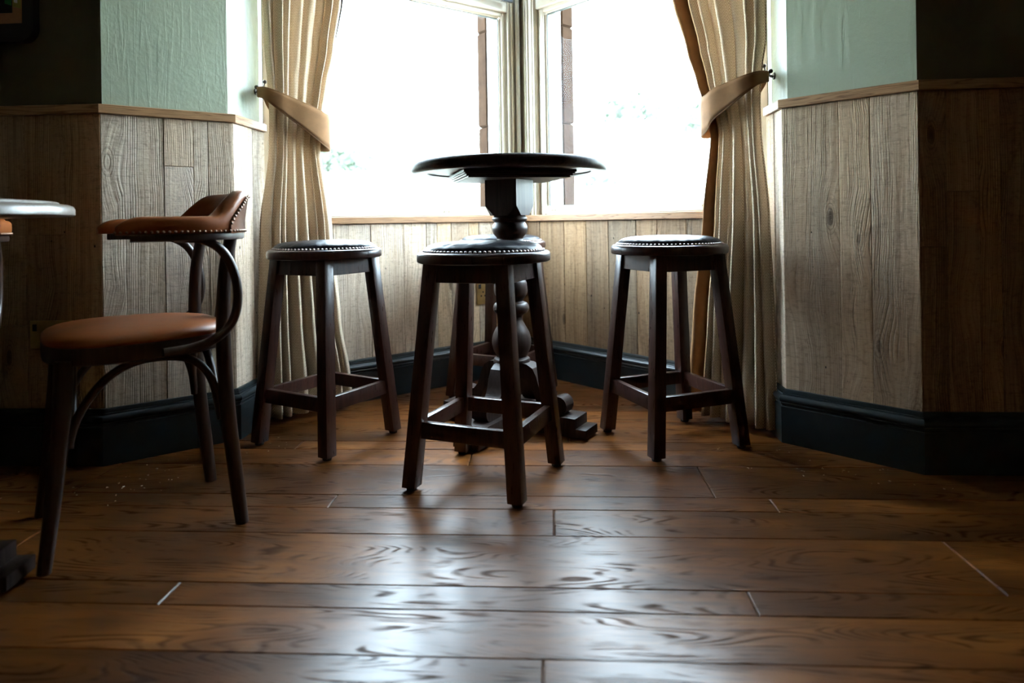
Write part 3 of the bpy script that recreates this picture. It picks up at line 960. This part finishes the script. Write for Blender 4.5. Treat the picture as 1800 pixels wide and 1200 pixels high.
# square cleat plate with moulded lower edge
bm = bmesh.new()
Rp = Matrix.Rotation(math.radians(16), 4, 'Z')
for hw, z0, z1 in ((0.200, 0.931, 0.940), (0.196, 0.925, 0.931), (0.190, 0.919, 0.925), (0.182, 0.913, 0.919)):
    box(bm, -hw, hw, -hw, hw, z0, z1, Rp, 0.0015)
obj('cleat_plate', bm, 'tablew', tt)
bm = bmesh.new()
pr = [(0, 0.944), (0.300, 0.944), (0.304, 0.940), (0.348, 0.9375)]
for k in range(9):
    aa = -PI / 2 + k / 8 * PI
    pr.append((0.350 + 0.0215 * math.cos(aa), 0.9590 + 0.0215 * math.sin(aa)))
pr += [(0.330, 0.9810), (0, 0.9810)]
lathe(bm, pr, 96)
obj('table_top', bm, 'tablew', tt, 40)

t2 = thing('dining_table', 'round dining table cut off by the left edge, dark stepped feet', 'table', (-1.468, 1.352, 0))
pedestal_parts(t2, math.radians(9.0), 0)
column(t2, [(0.056, 0.215), (0.069, 0.240), (0.056, 0.258), (0.071, 0.30), (0.060, 0.36), (0.042, 0.41), (0.064, 0.44), (0.046, 0.47), (0.062, 0.51), (0.044, 0.56), (0.062, 0.61), (0.060, 0.68), (0.055, 0.72)])
bm = bmesh.new(); box(bm, -0.17, 0.17, -0.17, 0.17, 0.752, 0.788, Matrix.Rotation(math.radians(54), 4, 'Z'), 0.004)
box(bm, -0.06, 0.06, -0.06, 0.06, 0.715, 0.755, Matrix.Rotation(math.radians(9), 4, 'Z'), 0.004)
obj('cleat_plate', bm, 'tablew', t2)
bm = bmesh.new()
lathe(bm, [(0, 0.788), (0.387, 0.788), (0.391, 0.791), (0.391, 0.804), (0.387, 0.811), (0.379, 0.8145), (0.366, 0.815), (0, 0.815)], 96)
tp = obj('table_top', bm, 'tabletop', t2, 40)
bm = bmesh.new()
lathe(bm, [(0.356, 0.8149), (0.358, 0.8160), (0.358, 0.8205), (0.355, 0.822), (0, 0.822)], 96)
obj('inset_top', bm, 'tabletop', tp, 40)

# ------------------------------------------------------------ bentwood armchair
def make_chair(label):
    t = thing('armchair', label, 'chair', (0, 0, 0), 0, 'leather armchairs at the dining table')
    # legs
    for sy in (1, -1):
        bm = bmesh.new()
        tube(bm, catmull([(0.208, 0.186 * sy, 0.0), (0.193, 0.183 * sy, 0.12), (0.178, 0.180 * sy, 0.26), (0.168, 0.176 * sy, 0.38), (0.165, 0.172 * sy, 0.46)], 6), [0.0145, 0.0165, 0.019, 0.020, 0.020], 16)
        obj('front_leg', bm, 'bent', t, 50)
        bm = bmesh.new()
        tube(bm, catmull([(-0.212, 0.180 * sy, 0.0), (-0.198, 0.178 * sy, 0.13), (-0.184, 0.177 * sy, 0.27), (-0.176, 0.176 * sy, 0.40), (-0.174, 0.177 * sy, 0.53), (-0.180, 0.178 * sy, 0.64), (-0.196, 0.176 * sy, 0.735)], 6), [0.0165, 0.0185, 0.0185, 0.0185, 0.0175, 0.0165, 0.0155], 16)
        obj('rear_leg', bm, 'bent', t, 50)
        # C-shaped arm support outside the rear post
        bm = bmesh.new()
        yy = lambda k: (0.232 - 0.010 * k) * sy
        tube(bm, catmull([(-0.055, yy(0), 0.733), (-0.115, yy(0.5), 0.728), (-0.160, yy(1), 0.703), (-0.188, yy(1.2), 0.655), (-0.200, yy(1.4), 0.600), (-0.197, yy(1.5), 0.548), (-0.178, yy(1.5), 0.508), (-0.140, yy(1.2), 0.480), (-0.090, yy(1), 0.466), (-0.030, yy(0.8), 0.462)], 6), 0.0112, 12)
        obj('arm_support', bm, 'bent', t, 50)
        # arch between front and rear leg
        bm = bmesh.new()
        y0 = 0.160 * sy
        tube(bm, catmull([(0.160, y0 * 1.05, 0.262), (0.142, y0, 0.320), (0.110, y0, 0.375), (0.068, y0, 0.417), (0.015, y0, 0.440), (-0.050, y0, 0.442), (-0.102, y0, 0.428), (-0.138, y0, 0.392), (-0.158, y0, 0.340), (-0.168, y0 * 1.05, 0.275)], 6), 0.0100, 12)
        obj('leg_arch', bm, 'bent', t, 50)
    for xx, zz in ((0.150, 0.26), (-0.160, 0.27)):
        bm = bmesh.new()
        tube(bm, catmull([(xx * 1.05, 0.168, zz), (xx, 0.145, zz + 0.07), (xx * 0.98, 0.105, zz + 0.135), (xx * 0.96, 0.05, zz + 0.172), (xx * 0.96, 0, zz + 0.180), (xx * 0.96, -0.05, zz + 0.172), (xx * 0.98, -0.105, zz + 0.135), (xx, -0.145, zz + 0.07), (xx * 1.05, -0.168, zz)], 5), 0.0100, 12)
        obj('leg_arch', bm, 'bent', t, 50)
    # seat: rounded trapezoid ring and domed pad
    def outline(k, n=64):
        pts = []
        for q in range(n):
            th = 2 * PI * q / n
            c, s = math.cos(th), math.sin(th)
            e = 2 / 2.9
            x = 0.205 * math.copysign(abs(c) ** e, c); y = 0.208 * math.copysign(abs(s) ** e, s)
            y *= 1 + 0.10 * x / 0.205
            pts.append((x * k, y * k))
        return pts
    bm = bmesh.new()
    rings = [[bm.verts.new((x, y, z)) for x, y in outline(k)] for k, z in ((0.96, 0.446), (1.0, 0.450), (1.005, 0.468), (1.0, 0.487), (0.97, 0.490))]
    for A, B in zip(rings, rings[1:]):
        for q in range(64):
            j = (q + 1) % 64
            bm.faces.new((A[q], A[j], B[j], B[q]))
    bm.faces.new(rings[0][::-1]); bm.faces.new(rings[-1])
    obj('seat_frame', bm, 'bent', t, 40)
    bm = bmesh.new()
    levels = [(0.985, 0.486), (1.005, 0.492), (1.0, 0.499), (0.965, 0.506), (0.90, 0.511), (0.78, 0.5155), (0.6, 0.519), (0.35, 0.5215)]
    rings = [[bm.verts.new((x, y, z)) for x, y in outline(k)] for k, z in levels]
    for A, B in zip(rings, rings[1:]):
        for q in range(64):
            j = (q + 1) % 64
            bm.faces.new((A[q], A[j], B[j], B[q]))
    tip = bm.verts.new((0, 0, 0.522))
    for q in range(64):
        bm.faces.new((rings[-1][q], rings[-1][(q + 1) % 64], tip))
    obj('seat_pad', bm, 'tan', t, 60)
    # padded U: arms and back in one sweep
    path = catmull([(0.066, 0.236, 0), (0.02, 0.243, 0), (-0.06, 0.246, 0), (-0.120, 0.236, 0), (-0.172, 0.205, 0), (-0.211, 0.145, 0), (-0.231, 0.075, 0), (-0.237, 0.0, 0),
                    (-0.231, -0.075, 0), (-0.211, -0.145, 0), (-0.172, -0.205, 0), (-0.120, -0.236, 0), (-0.06, -0.246, 0), (0.02, -0.243, 0), (0.066, -0.236, 0)], 6)
    def ztop(p, f):
        k = max(0.0, min(1.0, (-p.x - 0.135) / 0.080))
        k = k * k * (3 - 2 * k)
        e = max(0.0, min(1.0, (0.070 - p.x) / 0.055))
        return 0.758 + 0.026 * (1 - (1 - e) ** 2) + 0.068 * k
    def half(p):
        e = max(0.0, min(1.0, (0.070 - p.x) / 0.04))
        return 0.010 + 0.017 * (1 - (1 - e) ** 2) - 0.006 * max(0, min(1, (-p.x - 0.16) / 0.06))
    def usweep(bm, z0f, z1f, hf, n=14, lean=0.0, rng=None, e=0.55):
        rings = []
        pts = path if rng is None else path[rng[0]:rng[1]]
        for q, p in enumerate(pts):
            a = pts[max(q - 1, 0)]; b = pts[min(q + 1, len(pts) - 1)]
            d = (b - a).normalized(); nn = Vector((-d.y, d.x, 0))
            if nn.dot(Vector((p.x + 0.05, p.y, 0))) < 0:
                nn = -nn
            z0, z1, h = z0f(p), z1f(p), hf(p)
            ring = []
            for k in range(n):
                th = 2 * PI * k / n
                c, s = math.cos(th), math.sin(th)
                u = math.copysign(abs(c) ** e, c) * h; w = math.copysign(abs(s) ** e, s)
                z = (z0 + z1) / 2 + w * (z1 - z0) / 2
                ring.append(bm.verts.new(p + nn * (u + lean * max(0, z - 0.78)) + Vector((0, 0, z))))
            rings.append(ring)
        for A, B in zip(rings, rings[1:]):
            for k in range(n):
                j = (k + 1) % n
                bm.faces.new((A[k], A[j], B[j], B[k]))
        bm.faces.new(rings[0][::-1]); bm.faces.new(rings[-1])
        return bm
    pad = obj('arm_and_back_pad', usweep(bmesh.new(), lambda p: 0.742, lambda p: ztop(p, 0), half, 20, 0.16), 'tan', t, 60)
    # outer back panel, a separate lighter hide
    n = len(path)
    mid = n // 2
    bm = bmesh.new()
    sel = [q for q in range(n) if path[q].x < -0.158]
    rings = []
    for q in sel:
        p = path[q]; a = path[q - 1]; b = path[q + 1]
        d = (b - a).normalized(); nn = Vector((-d.y, d.x, 0))
        if nn.dot(Vector((p.x + 0.05, p.y, 0))) < 0:
            nn = -nn
        top = 0.750 + 0.088 * max(0.0, min(1.0, (-p.x - 0.158) / 0.055)) ** 0.75
        ring = []
        for k in range(7):
            z = 0.742 + (top - 0.742) * k / 6
            ring.append(bm.verts.new(p + nn * (half(p) + 0.0035 + 0.16 * max(0, z - 0.78)) + Vector((0, 0, z))))
        rings.append(ring)
    for A, B in zip(rings, rings[1:]):
        for k in range(6):
            bm.faces.new((A[k], B[k], B[k + 1], A[k + 1]))
    bmesh.ops.solidify(bm, geom=bm.faces[:], thickness=0.003)
    edge = [(r[-1].co.copy()) for r in rings]
    obj('outer_back', bm, 'tan', t, 60)
    # nails: along the lower edge all round, and over the edge of the outer back
    bm = bmesh.new()
    def along(pts, step, f):
        acc = 0.0
        for a, b in zip(pts, pts[1:]):
            ll = (b - a).length; pos = acc
            while pos < ll:
                f(a.lerp(b, pos / ll), (b - a).normalized()); pos += step
            acc = pos - ll
    def nail_low(p, d):
        nn = Vector((-d.y, d.x, 0))
        if nn.dot(Vector((p.x + 0.05, p.y, 0))) < 0:
            nn = -nn
        dome(bm, p + nn * (half(p) + (0.0045 if p.x < -0.158 else 0.0)) + Vector((0, 0, 0.7475)), nn, 0.0038, 0.7, 7)
    along(path, 0.0118, nail_low)
    def nail_top(p, d):
        nn = Vector((p.x + 0.03, p.y, 0)).normalized()
        dome(bm, p + nn * 0.0015, nn + Vector((0, 0, 0.25)), 0.0044, 0.7, 7)
    along(edge, 0.0118, nail_top)
    obj('nail_trim', bm, 'nail', pad, 60)
    # wooden rail under the pad
    rail = [q for q in range(n) if path[q].x < 0.045]
    bm = usweep(bmesh.new(), lambda p: 0.725, lambda p: 0.7435, lambda p: 0.0215, 12, 0.0, (rail[0], rail[-1] + 1), 0.35)
    obj('arm_rail', bm, 'bent', t, 40)
    # back splat between the posts
    bm = bmesh.new()
    hexa(bm, [(-0.205, -0.040, 0.470), (-0.193, -0.040, 0.470), (-0.193, 0.040, 0.470), (-0.205, 0.040, 0.470)],
         [(-0.243, -0.050, 0.732), (-0.231, -0.050, 0.732), (-0.231, 0.050, 0.732), (-0.243, 0.050, 0.732)], 0.003, 2)
    obj('back_splat', bm, 'bent', t, 40)
    return t
ch = make_chair('chestnut leather bentwood armchair in front of the left bay wall')
ch.location = (-1.087, 1.712, 0); ch.rotation_euler = (0, 0, math.radians(-141.0))
c2 = dup(ch, (-1.700, 1.606, 0), math.radians(-60), 'leather armchair at the left edge, only an arm end showing under the table top')

# ------------------------------------------------------------ curtains
def lerp_table(tab, z):
    if z <= tab[0][0]:
        return tab[0][1:]
    for a, b in zip(tab, tab[1:]):
        if z <= b[0]:
            f = (z - a[0]) / (b[0] - a[0]); f = f * f * (3 - 2 * f) * 0.5 + f * 0.5
            return tuple(x + (y - x) * f for x, y in zip(a[1:], b[1:]))
    return tab[-1][1:]
def make_curtain(i, tab, nf, label, flip, lining, seed):
    """hangs along wall i; the table gives outer edge, leading edge and fold depth for each height"""
    Lw = L[i]
    rnd = random.Random(seed)
    ph = [rnd.uniform(-0.35, 0.35) for _ in range(nf + 2)]
    am = [rnd.uniform(0.7, 1.25) for _ in range(nf + 2)]
    NU, NZ = nf * 18, 72
    z_lo, z_hi = 0.022, 2.80
    base = at(i, (Lw - 0.1) if flip else 0.1, 0.10, 0.0)
    root = thing('curtain', label, 'curtain', base)
    def pt(u, z):
        s0, s1, dep = lerp_table(tab, z)
        f = u * nf
        k = int(f) % nf
        loc_am = am[k] * (1 - (f - int(f))) + am[k + 1] * (f - int(f))
        wv = 2 * abs(math.sin(PI * f + 0.55 * math.sin(2 * PI * f / nf * 2 + seed) + 0.14 * math.sin(z * 2.5 + seed))) ** 0.7 - 1.15
        o = 0.098 + dep * (0.72 * loc_am * wv + 0.34 * math.sin(2 * PI * 0.43 * f + seed) + 0.16 * math.sin(5.3 * f + z * 4))
        uu = u + 0.018 * math.sin(7 * u + seed) * math.sin(PI * u)
        s = s0 + (s1 - s0) * uu
        return at(i, (Lw - s) if flip else s, o, z) - base
    def sheet(u0, u1, nu, mat, name):
        bm = bmesh.new()
        uvl = bm.loops.layers.uv.new('uv')
        rows_ = []
        for jz in range(NZ + 1):
            z = z_lo + (z_hi - z_lo) * jz / NZ
            rows_.append([bm.verts.new(pt(u0 + (u1 - u0) * q / nu, z)) for q in range(nu + 1)])
        for a, b in zip(rows_, rows_[1:]):
            for q in range(nu):
                bm.faces.new((a[q], a[q + 1], b[q + 1], b[q]))
        uvd = {}
        for jz, r_ in enumerate(rows_):
            for q, v in enumerate(r_):
                uvd[v] = ((u0 + (u1 - u0) * q / nu) * 1.25, v.co.z)
        for f in bm.faces:
            for lp in f.loops:
                lp[uvl].uv = uvd[lp.vert]
        o = obj(name, bm, mat, root, 80)
        md = o.modifiers.new('thickness', 'SOLIDIFY'); md.thickness = 0.003
        return o
    if lining:
        sheet(0.0, 1 - lining, NU, 'fabric', 'curtain_cloth')
        sheet(1 - lining, 1.0, int(NU * lining) + 8, 'lining', 'lining')
    else:
        sheet(0.0, 0.985, NU, 'fabric', 'curtain_cloth')
        sheet(0.985, 1.0, 4, 'blind', 'edge_binding')
    return root, base
tabL = [(0.0, -0.070, 0.335, 0.034), (0.13, -0.066, 0.322, 0.034), (0.37, -0.058, 0.280, 0.033), (0.75, -0.044, 0.243, 0.030), (1.06, -0.006, 0.196, 0.022), (1.19, -0.004, 0.207, 0.020), (1.30, -0.010, 0.228, 0.022), (1.46, -0.022, 0.266, 0.028), (1.69, -0.026, 0.307, 0.030), (2.0, -0.03, 0.36, 0.034), (2.4, -0.03, 0.42, 0.036)]
tabR = [(0.0, -0.075, 0.290, 0.032), (0.15, -0.072, 0.274, 0.032), (0.37, -0.066, 0.252, 0.031), (0.768, -0.050, 0.200, 0.028), (1.07, -0.022, 0.164, 0.022), (1.20, -0.022, 0.200, 0.020), (1.29, -0.032, 0.228, 0.022), (1.39, -0.048, 0.262, 0.028), (1.61, -0.050, 0.328, 0.030), (2.0, -0.05, 0.40, 0.034), (2.4, -0.05, 0.46, 0.036)]
cL, baseL = make_curtain(3, tabL, 8, 'beige herringbone curtain tied back on the left of the windows', False, 0, 3)
cR, baseR = make_curtain(4, tabR, 8, 'brown-beige herringbone curtain tied back on the right, brown lining turned out', True, 0.22, 11)

# tie-backs: a shaped velvet band from the hook round the front of the curtain and back
def make_tie(i, flip, hook, s_lead, zt_lead, zb_lead, label):
    Lw = L[i]
    A = lambda s, o, z=0.0: at(i, (Lw - s) if flip else s, o, z)
    root = thing('curtain_tieback', label, 'tieback', hook)
    # stations: plan point, top z, bottom z
    hz = hook.z
    st_ = [(hook, hz + 0.010, hz - 0.012)]
    for s, o, f in ((-0.046, 0.075, 0.04), (-0.034, 0.128, 0.12), (0.010, 0.152, 0.30), (0.06, 0.156, 0.48), (0.12, 0.160, 0.70), (s_lead - 0.035, 0.152, 0.90), (s_lead + 0.006, 0.125, 1.0), (s_lead + 0.010, 0.095, 1.02), (s_lead - 0.02, 0.055, 0.97), (0.12, 0.046, 0.7), (0.06, 0.046, 0.48), (0.01, 0.040, 0.22)):
        zt_ = hz + 0.012 + (zt_lead - hz - 0.012) * f ** 1.05
        zb_ = hz - 0.014 + (zb_lead - hz + 0.014) * f ** 0.92
        st_.append((A(s, o), zt_, zb_))
    st_.append((hook + Vector((0, 0.012, 0)), hz + 0.008, hz - 0.014))
    top = catmull([(p.x, p.y, a) for p, a, b in st_], 6); bot = catmull([(p.x, p.y, b) for p, a, b in st_], 6)
    bm = bmesh.new()
    K = 6
    cols = [[bm.verts.new(a.lerp(b, k / K) - hook) for k in range(K + 1)] for a, b in zip(top, bot)]
    for c0, c1 in zip(cols, cols[1:]):
        for k in range(K):
            bm.faces.new((c0[k], c1[k], c1[k + 1], c0[k + 1]))
    o = obj('band', bm, 'velvet', root, 80)
    md = o.modifiers.new('thickness', 'SOLIDIFY'); md.thickness = 0.005; md.offset = 0
    for nm, line in (('piping', top), ('piping', bot)):
        bm = bmesh.new(); tube(bm, [p - hook for p in line], 0.0028, 8)
        obj(nm, bm, 'velvet', o, 60)
    bm = bmesh.new()                                    # brass ring that slips over the hook
    tube(bm, [Vector((0.0, 0.011 * math.cos(a), 0.014 + 0.011 * math.sin(a))) for a in [2 * PI * k / 20 for k in range(21)]], 0.0018, 8)
    obj('ring', bm, 'brass', root, 60)
    return root
def make_hook(p, sx, label):
    """two-pronged bronze hook on the reveal; sx: direction into the room"""
    t = thing('tieback_hook', label, 'hook', p)
    bm = bmesh.new()
    lathe(bm, [(0, 0), (0.013, 0), (0.013, 0.003), (0.008, 0.006), (0, 0.006)], 20)
    bmesh.ops.transform(bm, matrix=Matrix.Rotation(sx * PI / 2, 4, 'Y'), verts=bm.verts)
    obj('rose', bm, 'bronze', t, 40)
    for nm, pts in (('upper_prong', [(0.0, 0, 0), (0.016, 0.004, 0.004), (0.026, 0.014, 0.018), (0.028, 0.024, 0.042)]), ('lower_prong', [(0.0, 0, 0), (0.014, -0.006, -0.004), (0.026, -0.030, 0.000), (0.030, -0.056, 0.006)])):
        bm = bmesh.new()
        pp = catmull([(x * sx, y, z) for x, y, z in pts], 6)
        tube(bm, pp, [0.0042, 0.0032, 0.0030, 0.0034], 10)
        b = bmesh.new(); bmesh.ops.create_uvsphere(b, u_segments=14, v_segments=9, radius=0.0082, matrix=Matrix.Translation(pp[-1])); merge(bm, b)
        obj(nm, bm, 'bronze', t, 60)
    return t
hL = Vector((-1.157, 2.607, 1.283)); hR = Vector((0.800, 2.508, 1.268))
make_hook(hL, 1, 'two-pronged bronze tieback hook on the left reveal')
make_hook(hR, -1, 'two-pronged bronze tieback hook on the right reveal')
make_tie(3, False, hL + Vector((0.024, 0.006, -0.006)), 0.212, 1.192, 1.058, 'tan velvet tieback round the left curtain')
make_tie(4, True, hR + Vector((-0.024, 0.006, -0.006)), 0.186, 1.205, 1.066, 'tan velvet tieback round the right curtain')

# ------------------------------------------------------------ sockets and picture
def socket(mat4, w, h, label):
    t = thing('wall_socket', label, 'socket'); t.matrix_world = mat4
    bm = bmesh.new(); box(bm, -w / 2, w / 2, -0.005, 0.0, -h / 2, h / 2, None, 0.0015)
    obj('cover_plate', bm, 'brass', t)
    bm = bmesh.new(); box(bm, -w / 2 + 0.010, -w / 2 + 0.024, -0.0075, -0.004, h / 2 - 0.034, h / 2 - 0.012, None, 0.001)
    obj('switch', bm, 'rubber', t)
    for dx, dz in ((0, 0.004), (-0.011, -0.014), (0.011, -0.014)):
        bm = bmesh.new(); box(bm, dx - 0.0035, dx + 0.0035, -0.0056, -0.004, dz - 0.004, dz + 0.004)
        obj('pin_hole', bm, 'rubber', t)
    for dx in (-w / 2 + 0.007, w / 2 - 0.007):
        bm = bmesh.new(); dome(bm, (dx, -0.005, 0), (0, -1, 0), 0.003, 0.4)
        obj('screw', bm, 'brass', t)
    return t
socket(wmat(0, L[0] - 0.168, 0.0025, 0.418), 0.146, 0.092, 'double brass socket low on the dark left wall behind the chair seat')
socket(wmat(3, 1.036, 0.003, 0.415), 0.072, 0.110, 'brass socket under the left window behind the stools')

pic = thing('framed_picture', 'black framed picture with copper-brown mount at the upper left corner', 'picture', (-1.90, 2.128, 1.40))
def rrect(x0, x1, z0, z1, r, n=8):
    pts = []
    for cx, cz, a0 in ((x1 - r, z1 - r, 0), (x0 + r, z1 - r, PI / 2), (x0 + r, z0 + r, PI), (x1 - r, z0 + r, 1.5 * PI)):
        for k in range(n + 1):
            a = a0 + k / n * PI / 2
            pts.append((cx + r * math.cos(a), cz + r * math.sin(a)))
    return pts
def plate(pts, y0, y1, bev=0.0):
    bm = bmesh.new()
    A = [bm.verts.new((x, y0, z)) for x, z in pts]; B = [bm.verts.new((x, y1, z)) for x, z in pts]
    n = len(pts)
    for k in range(n):
        j = (k + 1) % n
        bm.faces.new((A[k], A[j], B[j], B[k]))
    bm.faces.new(A[::-1]); bm.faces.new(B)
    return bm
# in the picture's own coordinates: the right edge stands at x = 0.24, the lower edge at z = -0.035
obj('frame', plate(rrect(-0.26, 0.238, -0.036, 0.66, 0.045), -0.030, 0.0), 'frame', pic, 40)
obj('mount', plate(rrect(-0.222, 0.203, 0.022, 0.60, 0.001, 1), -0.033, -0.029), 'copper', pic)
obj('print', plate(rrect(-0.192, 0.173, 0.055, 0.57, 0.001, 1), -0.035, -0.031), 'frame', pic)
obj('green_figure', plate([(0.150, 0.085), (0.172, 0.078), (0.172, 0.24), (0.150, 0.24)], -0.0365, -0.033), plain('green_print', (0.02, 0.16, 0.045), 0.4), pic)
obj('olive_panel', plate([(0.176, 0.075), (0.202, 0.068), (0.202, 0.24), (0.176, 0.24)], -0.0352, -0.031), 'olive', pic)
obj('white_patch', plate([(0.181, 0.088), (0.192, 0.085), (0.192, 0.16), (0.181, 0.16)], -0.0362, -0.033), 'white', pic)

# ------------------------------------------------------------ crumbs on the floor
bm = bmesh.new()
rr = random.Random(5)
spots = [(-1.25 + 0.02, 2.22), (-1.2, 2.1), (-1.02, 2.28), (-1.3, 1.98), (-1.22, 1.92), (0.62, 2.3), (0.9, 2.0), (0.8, 2.1), (-1.35, 1.85)]
for k in range(90):
    cx, cy = rr.choice(spots)
    x, y = cx + rr.gauss(0, 0.09), cy + rr.gauss(0, 0.07)
    if abs(x + 0.18) * 0.86 + y > 3.15 or y > 2.5:
        continue
    s = rr.uniform(0.0008, 0.0026); a = rr.uniform(0, PI)
    M4 = Matrix.Translation((x, y, s * 0.5)) @ Matrix.Rotation(a, 4, 'Z')
    box(bm, -s, s * 1.4, -s * 0.6, s * 0.6, -s * 0.4, s * 0.5, M4)
cr = obj('floor_crumbs', bm, 'crumb')
cr['kind'] = 'stuff'
tag(cr, 'scattered pale dust crumbs on the floor near the baseboards', 'crumbs')

# ------------------------------------------------------------ a pendant lamp in the dark room behind the camera
pl = thing('pendant_lamp', 'warm pendant lamp hanging in the room behind the camera', 'lamp', (0.9, -1.6, 2.0))
bm = bmesh.new()
lathe(bm, [(0.02, 0.16), (0.05, 0.15), (0.12, 0.06), (0.15, 0.0), (0.146, 0.0), (0.115, 0.058), (0.046, 0.145), (0.02, 0.155)], 40)
obj('lamp_shade', bm, 'bronze', pl, 40)
bm = bmesh.new(); tube(bm, [(0, 0, 0.15), (0, 0, CEIL - 2.0)], 0.004, 8)
obj('cord', bm, 'rubber', pl)
g = G('warm_bulb'); g.b.inputs['Emission Color'].default_value = (1.0, 0.55, 0.22, 1); g.b.inputs['Emission Strength'].default_value = 25.0
bm = bmesh.new(); bmesh.ops.create_uvsphere(bm, u_segments=20, v_segments=12, radius=0.04, matrix=Matrix.Translation((0, 0, 0.05)))
obj('bulb', bm, g.m, pl, 60)
